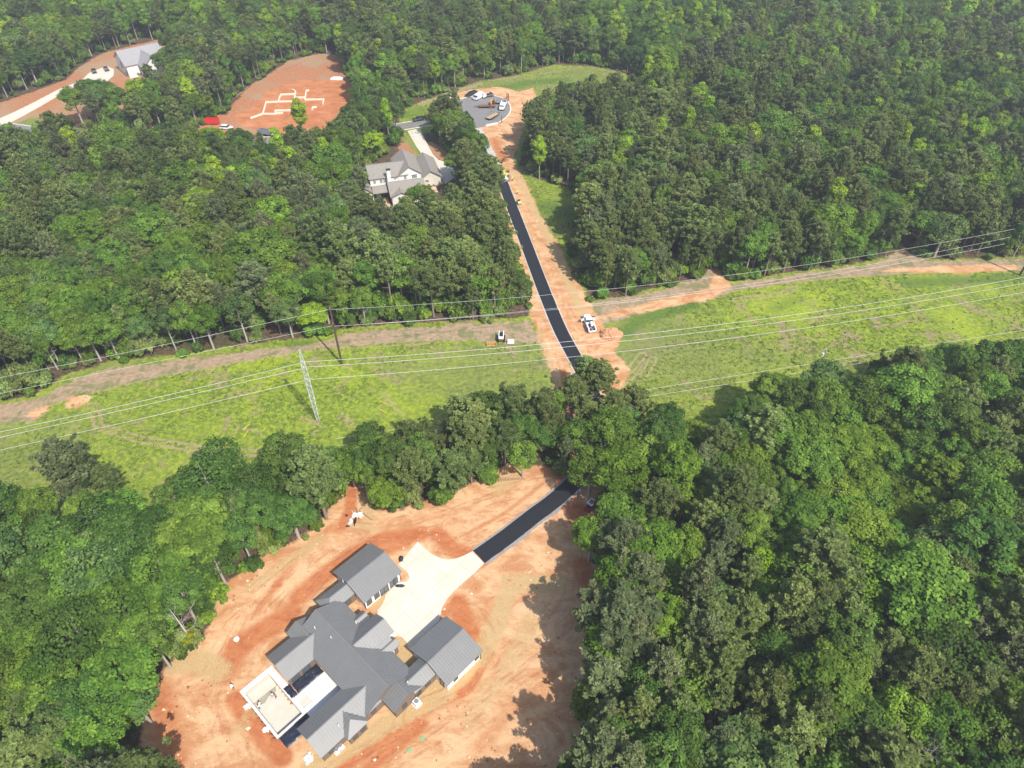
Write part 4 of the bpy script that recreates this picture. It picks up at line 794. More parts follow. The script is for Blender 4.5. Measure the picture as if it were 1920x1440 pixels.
# rubbish at the notch in the wood edge
def zr(x, y): return (620 + x / 16, 920 + y / 16)
lump('rubbish_heap', *zr(800, 740), (1.0, .55), .5, M_PCON, 'white scrap sheets heaped in the notch of the wood edge', 'rubbish', seed=8, rough=1.2); lump('rubbish_heap', *zr(600, 930), (.35, .75), .4, M_PCON, 'narrow white scrap heap left of the dark scrap', 'rubbish', seed=9, rough=1.)
lump('rubbish_heap', *zr(730, 930), (.25, .9), .4, M_BAG, 'dark scrap between two white scrap heaps', 'rubbish', seed=10, rough=1.); lump('bucket', *zr(480, 750), (.25, .3), .35, M_BAG, 'dark bucket at the left of the rubbish', 'bucket', seed=11); lump('bucket', *zr(510, 1070), (.45, .2), .3, M_BAG, 'dark tub just below the rubbish', 'tub', seed=12)
M_LOG = mat('weathered_wood', (.30, .19, .12), .9, .3, 6, bump=.5); M_LUM = mat('new_lumber', (.75, .58, .36), .8, .1, 4)
def stick(name, p, q, r, m, label, cat, z=.12):
    a, b = G3(*p, z), G3(*q, z); mid = (a + b) / 2; o = MB().tube([a - mid, (a + b) / 2 - mid + Vector((0, 0, .05)), b - mid], [r, r * .9, r * .75], n=7).build(name, m); o.location = mid; tag(o, label, cat)
stick('fallen_log', (935, 901), (983, 897), .26, M_LOG, 'straight brown log lying along the wood edge above the clearing', 'log')
stick('wood_post', zr(850, 600), zr(1240, 880), .12, M_LOG, 'long thin brown pole right of the rubbish', 'pole'); stick('wood_post', zr(770, 520), zr(850, 850), .16, M_LOG, 'dark upright looking pole across the white scrap', 'pole'); stick('wood_post', zr(630, 590), zr(720, 760), .1, M_LUM, 'pale short board above the white scrap', 'board')
stick('wood_post', zr(860, 580), zr(970, 490), .1, M_LOG, 'short brown pole above the rubbish', 'pole')
for p, q, lb in (((712, 752), (728, 758), 'yellow pipe in the field, upper one of a pair below the lane pylon wires'), ((711, 767), (725, 775), 'yellow pipe in the field, lower one of the pair'), ((455, 806), (468, 795), 'yellow pipe at the bare patch left of the lattice pylon'), ((457, 819), (465, 808), 'short yellow pipe just below another one left of the lattice pylon')):
    stick('plastic_pipe', p, q, .08, P_YEL, lb, 'pipe')
stick('silt_fence', (536, 129), (573, 113), .3, M_LOG, 'dark silt fence roll at the top of the red dirt lot', 'silt fence'); stick('silt_fence', (442, 182), (465, 163), .22, M_LOG, 'dark silt fence at the left edge of the red dirt lot', 'silt fence')

# ------------------------------------------------------------------ people
M_SKIN = mat('skin', (.38, .22, .15), .6, .05); M_HIVIS = mat('hi_vis_shirt', (.72, .85, .06), .7, .05); M_TROU = mat('dark_trousers', (.03, .035, .05), .85, .1); M_WSH = mat('white_shirt', (.8, .8, .8), .8, .03); M_HAT = mat('white_hard_hat', (.85, .85, .8), .4, .02); M_BOOT = mat('work_boots', (.06, .04, .025), .8, .1)
def person(px, py, face, shirt, label, pose=0, group=None, z=0.):
    b = Vector((0, 0, .95)); sw_ = .16 if pose == 1 else .07; lean = .28 if pose == 2 else .03
    ch_ = Vector((lean, 0, 1.38)); nk = Vector((lean * 1.15, 0, 1.5))
    J = [b, Vector((lean * .5, 0, 1.15)), ch_, nk, Vector((lean * 1.25 + .01, 0, 1.6)), Vector((lean * 1.3 + .015, 0, 1.71))]; Rr = [.15, .14, .16, .06, .09, .085]; E_ = [(0, 1), (1, 2), (2, 3), (3, 4), (4, 5)]
    for s in (-1, 1):
        k = len(J); st = s * sw_; J += [Vector((0, s * .1, .88)), Vector((st * .6, s * .11, .5)), Vector((st * .9, s * .11, .09)), Vector((st * .9 + .17, s * .12, .05))]; Rr += [.1, .065, .045, .045]; E_ += [(0, k), (k, k + 1), (k + 1, k + 2), (k + 2, k + 3)]
        k = len(J); ah = .25 if pose == 2 else .08; J += [ch_ + Vector((0, s * .19, .03)), ch_ + Vector((ah * .5, s * .24, -.25)), ch_ + Vector((ah + .12, s * .22, -.46)), ch_ + Vector((ah + .17, s * .22, -.55))]; Rr += [.06, .045, .035, .03]; E_ += [(2, k), (k, k + 1), (k + 1, k + 2), (k + 2, k + 3)]
    me = bpy.data.meshes.new('person'); me.from_pydata(J, E_, []); o = bpy.data.objects.new('person', me); COL.objects.link(o)
    sk = o.modifiers.new('skin', 'SKIN'); sv = me.skin_vertices[0].data
    for i, r in enumerate(Rr): sv[i].radius = (r, r)
    sv[0].use_root = True; o.modifiers.new('sub', 'SUBSURF').levels = 1; o.modifiers[-1].render_levels = 1
    bpy.context.view_layer.update(); dg = bpy.context.evaluated_depsgraph_get(); m2 = bpy.data.meshes.new_from_object(o.evaluated_get(dg)); o.modifiers.clear(); o.data = m2; m2.materials.clear()
    for m_ in (M_SKIN, shirt, M_TROU, M_BOOT): m2.materials.append(m_)
    for p in m2.polygons:
        c = p.center; p.use_smooth = True
        hand = abs(c.y) > .17 and c.z < ch_.z - .42
        p.material_index = 3 if c.z < .12 else 2 if c.z < .97 and not (hand and abs(c.y) > .19) else 0 if (c.z > 1.5 or hand) else 1
    hx = lean * 1.3 + .015; hat = MB().cyl((hx, 0, 1.72), (hx, 0, 1.84), .115, .07, n=12).cyl((hx, 0, 1.715), (hx, 0, 1.735), .15, n=12).build('hard_hat', M_HAT, o)
    o.location = (*G(px, py), z); o.rotation_euler = (0, 0, R(face)); tag(o, label, 'person', group); return o
person(936.5, 340, 60, M_HIVIS, 'worker in yellow shirt at the left rear corner of the paving machine', 2, z=.04); person(943, 341.5, 80, M_HIVIS, 'worker in yellow shirt standing right behind the paving machine', 2, z=.1)
person(952, 338, 100, M_HIVIS, 'worker in yellow shirt at the right side of the paving machine', 0, z=.05); person(944.5, 327, -90, M_HIVIS, 'worker in yellow shirt in front of the paving machine', 0, z=.05)
person(961, 339.5, 150, M_HIVIS, 'worker in yellow shirt alone on the dirt right of the paving machine', 0); person(970, 364.5, -60, M_HIVIS, 'worker in yellow shirt and dark trousers walking ahead of the roller', 1)
person(*Zp(118, 978), -30, M_WSH, 'person in white shirt standing on red dirt left of the pool', 0)
person(*Zp(262, 1075), 40, M_HAT, 'person in pale shirt working in the empty pool by its outer wall', 2, z=-1.15); person(*Zp(362, 1010), 200, M_SKIN, 'person crouched over tools near the upper end of the empty pool', 2, z=-1.15)

# ------------------------------------------------------------------ power lines
M_WIRE = mat('bright_conductor', (.66, .66, .63), .4, .3, metal=.2); M_WIRE2 = mat('dull_conductor', (.6, .6, .57), .5, .02); M_GALV = mat('galvanised_steel', (.62, .63, .63), .5, .1, 6, metal=.3); M_POLE = mat('creosoted_pole', (.10, .062, .045), .9, .2, 3); M_INS = mat('insulator', (.75, .75, .72), .3, .05)
def on_line(px, py, P0, D):
    """3d point where the pixel's ray crosses the vertical plane through P0 along D"""
    u = (px - 960) / F; v = (py - 720) / F; dr = np.array([u, CP - v * SP, -SP - v * CP]); D = np.array(D) / np.hypot(*D)
    A = np.array([[dr[0], -D[0]], [dr[1], -D[1]]]); t, s = np.linalg.solve(A, np.array(P0)); return s, H + dr[2] * t
def wire(P0, D, px, r, m, label, s0=None, s1=None, group=None):
    S = np.array([on_line(x, y, P0, D) for x, y in px]); c = np.polyfit(S[:, 0], S[:, 1], 2 if len(px) > 2 else 1)
    if c[0] < 0 and len(c) == 3: c = np.array([0, *np.polyfit(S[:, 0], S[:, 1], 1)])
    a = S[:, 0].min() if s0 is None else s0; b = S[:, 0].max() if s1 is None else s1
    D = np.array(D) / np.hypot(*D); q = []
    for s in np.linspace(a, b, 40): q.append(Vector((P0[0] + D[0] * s, P0[1] + D[1] * s, np.polyval(c, s))))
    o0 = q[0].copy(); o = MB().tube([p - o0 for p in q], r, n=6).build('power_cable', m); o.location = o0; tag(o, label, 'power cable', group); return c
T1 = np.array(G(597, 790)); PB = np.array(G(641, 682)); PR = np.array(G(1912, 516)); SM = np.array(G(1530, 704))
DIRR = PR - PB
print('T1', T1, 'PB', PB, 'PR', PR, 'DIR', np.degrees(np.arctan2(DIRR[1], DIRR[0])))
DR = DIRR / np.hypot(*DIRR); 
left_az = math.atan2(*(np.array(G(0, 745)) - np.array(G(560, 640)))[::-1]); DL = np.array([math.cos(left_az), math.sin(left_az)]); print('left az', math.degrees(left_az))
for i, (lb, ptsr, ptsl) in enumerate((('upper', [(572, 678.5), (880, 657.5), (1134, 632), (1574, 579), (1911, 521)], [(571, 679), (300, 744), (0, 810)]),
        ('middle', [(575, 688), (880, 667), (1138, 643), (1574, 588), (1911, 533)], [(574, 689), (300, 753), (0, 820)]), ('lower', [(580, 711), (880, 688), (1134, 663), (1574, 605), (1911, 550)], [(578, 712), (300, 777), (0, 844)]))):
    wire(T1, DR, ptsr, .037, M_WIRE, f'{lb} of three bright cables running right from the lattice pylon', 0, 190); wire(T1, DL, ptsl, .037, M_WIRE, f'{lb} of three bright cables running left from the lattice pylon', 0, 120)
for lb, ptsr, ptsl in (('upper', [(620, 579), (808, 570), (993, 558), (1121, 545), (1326, 520), (1454, 503), (1740, 460), (1920, 426)], [(619, 580), (300, 648), (0, 708)]), ('lower', [(628, 610), (800, 601), (993, 584), (1121, 570), (1330, 541), (1518, 514), (1740, 477), (1920, 439)], [(628, 610), (300, 676), (0, 738)])):
    wire(PB, DR, ptsr, .027, M_WIRE2, f'{lb} dull cable from the dark pole towards the right edge', 0, 190); wire(PB, DL, ptsl, .027, M_WIRE2, f'{lb} dull cable from the dark pole towards the left edge', 0, 150)
wire(PB - np.array([0, -.6]), DR, [(628, 611), (993, 586), (1330, 546), (1600, 510), (1822, 468), (1920, 451)], .03, M_WIRE2, 'lowest dull cable passing just under another before the right edge', 0, 190)
wire(SM, DR, [(1215, 731), (1380, 704), (1540, 677), (1700, 655)], .035, M_WIRE2, 'thin upper cable at the small pole near the right woods', -120, 60); wire(SM, DR, [(1235, 742), (1380, 716), (1536, 693), (1700, 668)], .035, M_WIRE2, 'thin lower cable at the small pole near the right woods', -120, 60)
# lattice pylon
e = tag(empty('lattice_pylon', (T1[0], T1[1], 0), math.atan2(DR[1], DR[0])), 'slender silver lattice pylon standing in the bright grass', 'pylon')
prof = [(0, .18), (1.2, .3), (6, .42), (13.5, .5), (17, .45), (20.5, .25), (22.5, .06)]
def wd(z): return float(np.interp(z, [p[0] for p in prof], [p[1] for p in prof]))
mb = MB(); zs = list(np.arange(0, 22.6, .9)); 
for sx in (-1, 1):
    for sy in (-1, 1): mb.tube([(sx * wd(z), sy * wd(z), z) for z in [p[0] for p in prof]], .06, n=4)
mb.build('corner_leg', M_GALV, e)
mb = MB(); cs = [(-1, -1), (1, -1), (1, 1), (-1, 1)]
for i, z in enumerate(zs[:-1]):
    z2 = zs[i + 1]
    for k in range(4):
        a, b = cs[k], cs[(k + 1) % 4]
        if i % 2: a, b = b, a
        mb.cyl((a[0] * wd(z), a[1] * wd(z), z), (b[0] * wd(z2), b[1] * wd(z2), z2), .032, n=4, caps=False)
        mb.cyl((a[0] * wd(z2), a[1] * wd(z2), z2), (b[0] * wd(z2), b[1] * wd(z2), z2), .026, n=4, caps=False)
mb.build('lattice', M_GALV, e)
for z in (19.2, 17.5, 13.9): MB().cyl((0, -wd(z), z), (0, 0, z - .1), .12, n=8).build('insulator', M_INS, e)
# wooden poles
def pole(P, h, label, arms=((-.6, 0),), name='utility_pole', lean=(0, 0), r=.31):
    e = tag(empty(name, (P[0], P[1], 0), math.atan2(DR[1], DR[0])), label, 'utility pole'); MB().tube([(0, 0, 0), (lean[0] * .5, lean[1] * .5, h * .5), (lean[0], lean[1], h)], [r, r * .85, r * .65], n=10).build('post', M_POLE if r > .12 else M_POLE, e)
    for dz, ln in arms: MB().cyl((lean[0], lean[1] - ln, h + dz), (lean[0], lean[1] + ln, h + dz), .07, n=6).build('crossarm', M_GALV, e); 
    for dz, ln in arms: MB().cyl((lean[0], lean[1], h + dz), (lean[0], lean[1], h + dz + .35), .1, n=8).build('insulator', M_INS, e)
    return e
pole(PB, 18.6, 'tall dark wooden pole in the field left of the lane', ((-.5, .5), (-5.0, .4))); pole(PR, 18.6, 'dark wooden pole cut by the right edge of the photo', ((-.5, .5),)); 
e = pole(SM, 8.6, 'small wooden pole with a white transformer at the shaded wood edge', ((-.2, .7),), r=.14); MB().cyl((-.4, 0, 6.6), (-.4, 0, 7.6), .28, n=12).build('transformer', M_INS, e)
# ------------------------------------------------------------------ trees
def unit(v): return v / np.maximum(1e-9, np.linalg.norm(v, axis=1, keepdims=True))
def leaf_cards(P, N_, hs, asp=1.0):
    """square leaf clumps, slightly folded: two triangles each"""
    n = len(P); r = unit(RNG.normal(size=(n, 3))); T = unit(np.cross(N_, r)); B = np.cross(N_, T)
    hs = hs[:, None]; v = np.stack([P - T * hs, P - B * hs * asp, P + T * hs, P + B * hs * asp], 1)
    v[:, 0] += N_ * hs * .35; v[:, 2] += N_ * hs * .35 * RNG.uniform(-1, 1, (n, 1))
    f = np.arange(n * 4).reshape(n, 4); return v.reshape(-1, 3), f
def fib(n, zmin=-.6):
    i = np.arange(n) + .5; z = 1 - (1 - zmin) * i / n; ph = i * 2.39996 + RNG.uniform(0, 6); r = np.sqrt(np.maximum(0, 1 - z * z)); return np.stack([r * np.cos(ph), r * np.sin(ph), z], 1)
def crown_broad(rx, hz, nl, lr, leaf=.17, per=120, zmin=-.55, cone=0., lo=0.1):
    """lobed crown about the origin: rx horizontal radius, hz half height"""
    D = unit(fib(nl, zmin) + RNG.normal(size=(nl, 3)) * .2); k = RNG.uniform(.52, .86, nl)
    C_ = D * np.array([rx, rx, hz]) * k[:, None]
    if cone: C_[:, :2] *= (1 - cone * np.clip((C_[:, 2] + hz) / (2 * hz), 0, 1))[:, None]
    dr = RNG.normal(size=2) * rx * .06; C_[:, 0] += dr[0] * C_[:, 2] / hz; C_[:, 1] += dr[1] * C_[:, 2] / hz
    rad = RNG.uniform(lr * .65, lr * 1.3, nl)
    Ps, Ns, Ts, Ss = [], [], [], []
    for i in range(nl):
        n = int(per * (rad[i] / lr) ** 1.6); u_ = unit(RNG.normal(size=(n, 3)) + D[i] * .75 + np.array([0, 0, .35]))
        rr = rad[i] * RNG.uniform(.55, 1.06, n)[:, None] * np.array([1, 1, .78]); Ps.append(C_[i] + u_ * rr)
        Ns.append(unit(u_ * .8 + RNG.normal(size=(n, 3)) * .38 + np.array([0, 0, .5]))); lt = RNG.uniform(.2, .8); Ts.append(np.clip(lt + RNG.normal(size=n) * .2, 0, 1)); Ss.append(leaf * RNG.uniform(.6, 1.4, n))
    return np.concatenate(Ps), np.concatenate(Ns), np.concatenate(Ts), np.concatenate(Ss)
def crown_pine(rx, z0, z1, nb, leaf=.235):
    """whorled upswept branches with needle tufts, z from z0 to z1"""
    Ps, Ns, Ts, Ss = [], [], [], []
    for i in range(nb):
        t = (i + RNG.uniform(0, .8)) / nb; z = z0 + (z1 - z0) * t; L_ = rx * (.35 + .65 * math.sin(math.pi * min(1, .22 + .78 * t) ** .8)) * RNG.uniform(.65, 1.12) if t < .93 else rx * .3
        if t > .6: L_ *= 1 - .55 * (t - .6) / .4
        ph = i * 2.39996 + RNG.uniform(-.4, .4); dv = np.array([math.cos(ph), math.sin(ph), 0]); rise = RNG.uniform(.1, .35) + .35 * t
        nt_ = max(3, int(L_ * 3.4))
        for k in range(nt_):
            q = .28 + .78 * (k + RNG.uniform(0, 1)) / nt_; c = dv * L_ * q + np.array([0, 0, z + rise * L_ * q * q]) + RNG.normal(size=3) * np.array([.34, .34, .14]) * (.5 + q)
            n = 32; u_ = unit(RNG.normal(size=(n, 3)) + np.array([0, 0, .55]) + dv * .3); Ps.append(c + u_ * RNG.uniform(.12, .5, (n, 1))); Ns.append(unit(np.cross(u_, RNG.normal(size=(n, 3)))) * 1.0)
            # face the cards upward more often than not
            fl = Ns[-1][:, 2] < 0; Ns[-1][fl] *= -1; Ns[-1] = unit(Ns[-1] + np.array([0, 0, .9])); lt = RNG.uniform(.2, .8)
            Ts.append(np.clip(lt + RNG.normal(size=n) * .18, 0, 1)); Ss.append(leaf * RNG.uniform(.6, 1.3, n))
    return np.concatenate(Ps), np.concatenate(Ns), np.concatenate(Ts), np.concatenate(Ss)
def trunk_mesh(name, h, r, zc0, rx, nb, m, up=.5, twigs=0, lean=.0):
    mb = MB(); x, y = RNG.normal(size=2) * .02 * h; P_ = [(x * t * t, y * t * t, h * t) for t in (0, .25, .5, .75, 1)]
    mb.tube(P_, [r * 1.25, r, r * .8, r * .5, r * .12], n=7)
    for i in range(nb):
        t = zc0 + (.93 - zc0) * (i + RNG.random()) / nb; ph = i * 2.4 + RNG.uniform(-.5, .5); L_ = rx * RNG.uniform(.55, .95) * (1 - .4 * t); b = np.array([x * t * t, y * t * t, h * t])
        dv = np.array([math.cos(ph), math.sin(ph), 0]); rr = r * .38 * (1.1 - t)
        p1 = b + dv * L_ * .5 + [0, 0, L_ * up * .35]; p2 = b + dv * L_ + [0, 0, L_ * up]; mb.tube([b, p1, p2], [rr, rr * .7, rr * .25], n=5)
        for k in range(twigs):
            a = RNG.uniform(.35, .95); s = b + dv * L_ * a + [0, 0, L_ * up * a * a]; dd = dv * .6 + RNG.normal(size=3) * .6 + [0, 0, .6]; ln = RNG.uniform(.6, 1.5); mb.tube([s, s + dd * ln * .5, s + dd * ln], [rr * .4, rr * .28, rr * .1], n=4)
    me = bpy.data.meshes.new(name); me.from_pydata([tuple(v) for v in mb.v], [], mb.f); me.materials.append(m); me.update(); me.polygons.foreach_set('use_smooth', np.ones(len(me.polygons), bool)); return me
KF = 1.5
FOL = {'dark green': ((0.024, 0.052, 0.011), (0.044, 0.09, 0.018), (0.074, 0.132, 0.026)), 'mid green': ((0.038, 0.08, 0.013), (0.068, 0.132, 0.019), (0.112, 0.195, 0.03)), 'blue green': ((0.03, 0.068, 0.02), (0.064, 0.114, 0.032), (0.105, 0.166, 0.046)), 'leaf green': ((0.055, 0.108, 0.014), (0.1, 0.18, 0.021), (0.155, 0.26, 0.032)), 'olive': ((0.054, 0.08, 0.023), (0.094, 0.132, 0.038), (0.143, 0.195, 0.058)), 'grey green': ((0.068, 0.09, 0.038), (0.108, 0.15, 0.062), (0.178, 0.217, 0.092)), 'deep olive': ((0.044, 0.062, 0.019), (0.07, 0.106, 0.031), (0.112, 0.157, 0.046)), 'lime': ((0.11, 0.20, 0.012), (0.185, 0.315, 0.02), (0.27, 0.42, 0.035)), 'yellow': ((0.2, 0.24, 0.01), (0.3, 0.34, 0.02), (0.4, 0.43, 0.05))}
FM = {k: foliage('leaves_' + k.replace(' ', '_'), *[tuple(c * (1.62 if k in ('olive', 'deep olive') else 1.2 if k in ('grey green', 'leaf green') else KF if k not in ('lime', 'yellow') else 1) for c in (cc[0] * 1.14, cc[1] * 1.03, cc[2])) for cc in v]) for k, v in FOL.items()}
M_BARKP = mat('pine_bark', (.24, .19, .15), .95, .3, 2.5, bump=.5); M_BARKB = mat('pale_bark', (.38, .34, .29), .9, .25, 2.5, bump=.5); M_BARKD = mat('dead_grey_wood', (.50, .46, .42), .9, .2, 3)
def tree_mesh(nm, data, m):
    P_, N_, T_, S_ = data; v, f = leaf_cards(P_, N_, S_, 1.0 if 'pine' not in nm else .5); return np_mesh(nm, v, f, [m], attr={'tint': ('FACE', T_)})
NSH = 7
SHAPE = {}
def base_shapes():
    for k in range(NSH):
        rx = [4.0, 4.3, 3.7, 4.2, 3.9, 4.5, 3.8][k]; hz = [4.2, 3.6, 5.0, 4.0, 4.6, 3.3, 4.4][k]
        d_ = crown_broad(rx, hz, [44, 52, 40, 70, 30, 64, 50][k], [1.25, 1.15, 1.3, .95, 1.5, 1.0, 1.15][k], .16, 125); SHAPE['broadleaf', k] = (d_, 14.5 - hz)   # crown centre height, total 15
        SHAPE['pine', k] = (crown_pine([3.3, 3.0, 3.6, 2.8, 3.2, 3.8, 2.7][k], [7.5, 8.5, 7, 9, 8, 9.5, 6.5][k], 16.6, [46, 42, 50, 38, 44, 40, 52][k]), 0)
    for k in range(3):
        SHAPE['poplar', k] = (crown_broad([2.7, 2.3, 3.0][k], [5.2, 5.6, 4.4][k], 42, 1.0, .19, 95, -.8, .55), [9.5, 9.5, 9.8][k])
        SHAPE['shrub', k] = (crown_broad(1.6, 1.25, 16, .7, .15, 80, -.1), 1.0)
base_shapes()
CM = {}
def crown_for(kind, k, tone):
    if (kind, k, tone) not in CM:
        (P_, N_, T_, S_), zc_ = SHAPE[kind, k]; CM[kind, k, tone] = tree_mesh(kind + '_crown', (P_ + np.array([0, 0, zc_]), N_, T_, S_), FM[tone])
    return CM[kind, k, tone]
TRK = {('pine', k): trunk_mesh('trunk', 16.4, .2, .42, 2.8, 16, M_BARKP, .3, 1) for k in range(NSH)}
TRK.update({('broadleaf', k): trunk_mesh('trunk', 13.6, .24, .3, 4.3, 13, M_BARKB, .75, 2) for k in range(NSH)})
TRK.update({('poplar', k): trunk_mesh('trunk', 14.0, .16, .3, 2.2, 8, M_BARKB, .6, 0) for k in range(3)})
TRK.update({('shrub', k): trunk_mesh('trunk', 1.6, .05, .2, 1.0, 3, M_BARKB, .8, 0) for k in range(3)})
NAMES = {'pine': 'pine_tree', 'broadleaf': 'broadleaf_tree', 'poplar': 'poplar_tree', 'shrub': 'shrub'}
CATS = {'pine': 'pine tree', 'broadleaf': 'broadleaf tree', 'poplar': 'poplar tree', 'shrub': 'shrub'}

# --- where trees stand
def nz(P, s, seed):
    r_ = np.random.default_rng(seed); a = np.zeros(len(P))
    for _ in range(6):
        th = r_.uniform(0, 6.28); f_ = s * r_.uniform(.6, 1.8); a += np.sin(P[:, 0] * math.cos(th) * f_ + P[:, 1] * math.sin(th) * f_ + r_.uniform(0, 6.28))
    return a / 3.0
SP_ = 5.35
ii, jj = np.meshgrid(np.arange(-105, 106), np.arange(4, 142)); cand = np.stack([(ii + .5 * (jj % 2)).ravel() * SP_, jj.ravel() * SP_ * .87], 1).astype(float)
cand += RNG.uniform(-1.9, 1.9, cand.shape)
pj = np.array([proj(a, b, 8) for a, b in cand]); ptop = np.array([proj(a, b, 17) for a, b in cand]); pbot = np.array([proj(a, b, 0) for a, b in cand])
vis = (pj[:, 0] > -380) & (pj[:, 0] < 2300) & (ptop[:, 1] < 1700) & (pbot[:, 1] > -150) & (cand[:, 1] > 12) & (pj[:, 2] > 20)
cand = cand[vis]; pj = pj[vis]
op = in_any(cand); keep = (op < -.8) & ~((sdf(cand, CORR) > -4.2) & (pj[:, 1] < 640))
# thin band of garden trees near the white house
zone_thin = sdf(cand, pts([(60, 225), (130, 190), (330, 165), (430, 215), (430, 262), (250, 256), (140, 236)])) > 0
keep &= ~(zone_thin & (RNG.random(len(cand)) < .25))
cand = cand[keep]; pj = pj[keep]; op = op[keep]
def near_px(px, cx, cy, rx, ry): return np.exp(-(((px[:, 0] - cx) / rx) ** 2 + ((px[:, 1] - cy) / ry) ** 2))
# share of pines by area of the woods
pp = .33 + .30 * nz(cand, .035, 5)
for cx, cy, rx, ry, a in ((1240, 430, 260, 110, .5), (1080, 240, 130, 80, .35), (780, 480, 260, 110, .45), (820, 100, 180, 70, .6), (250, 350, 300, 120, .1), (1340, 960, 260, 140, .35), (1500, 1250, 300, 120, .3), (620, 850, 260, 70, .2), (850, 850, 120, 90, .4), (200, 1050, 300, 300, -.35), (250, 120, 300, 80, -.1), (1700, 150, 250, 120, -.15), (1650, 950, 200, 200, -.4), (1180, 880, 90, 90, -.6), (1700, 700, 200, 60, .0), (150, 620, 200, 80, -.3)):
    pp += a * near_px(pj, cx, cy, rx, ry)
tn = nz(cand, .05, 9) * .6 + RNG.normal(size=len(cand)) * .55
trees = []
for i in range(len(cand)):
    kind = 'pine' if RNG.random() < pp[i] else 'broadleaf'
    t = tn[i]
    if kind == 'pine': tone = 'deep olive' if t < -.35 else ('olive' if t < .55 else 'grey green')
    else: tone = 'dark green' if t < -.45 else ('mid green' if t < .35 else ('blue green' if t < .7 else 'leaf green'))
    if kind == 'broadleaf' and pj[i, 1] < 620 and RNG.random() < .3: tone = 'leaf green' if RNG.random() < .6 else 'mid green'
    if kind == 'broadleaf' and RNG.random() < .12 and pj[i, 1] < 400: kind, tone = 'poplar', 'lime' if RNG.random() < .7 else 'leaf green'
    if near_px(pj[i:i + 1], 1640, 950, 190, 190)[0] > .5: tone = 'leaf green' if RNG.random() < .6 else 'mid green'
    if tone == 'leaf green' and pj[i, 1] > 900 and pj[i, 0] < 900 and RNG.random() < .7: tone = 'mid green'
    h = float(np.clip(RNG.normal(1.0, .16), .66, 1.4)); wsc = h * float(np.clip(RNG.normal(1.02, .22), .65, 1.6))
    if near_px(pj[i:i + 1], 1640, 940, 170, 190)[0] > .5: h *= .68; wsc *= 1.1
    if kind == 'poplar': h = max(h, 1.0) * 1.2; wsc = max(wsc, 1.15)
    if op[i] > -5: h *= .88; wsc *= .9
    if -15 < cand[i, 0] < 60 and 78 < cand[i, 1] < 120 and abs(op[i]) < 12: h *= .85
    trees.append([kind, int(RNG.integers(0, 3 if kind == 'poplar' else NSH)), tone, cand[i, 0], cand[i, 1], wsc, wsc, h, float(RNG.uniform(0, 6.28)), None])
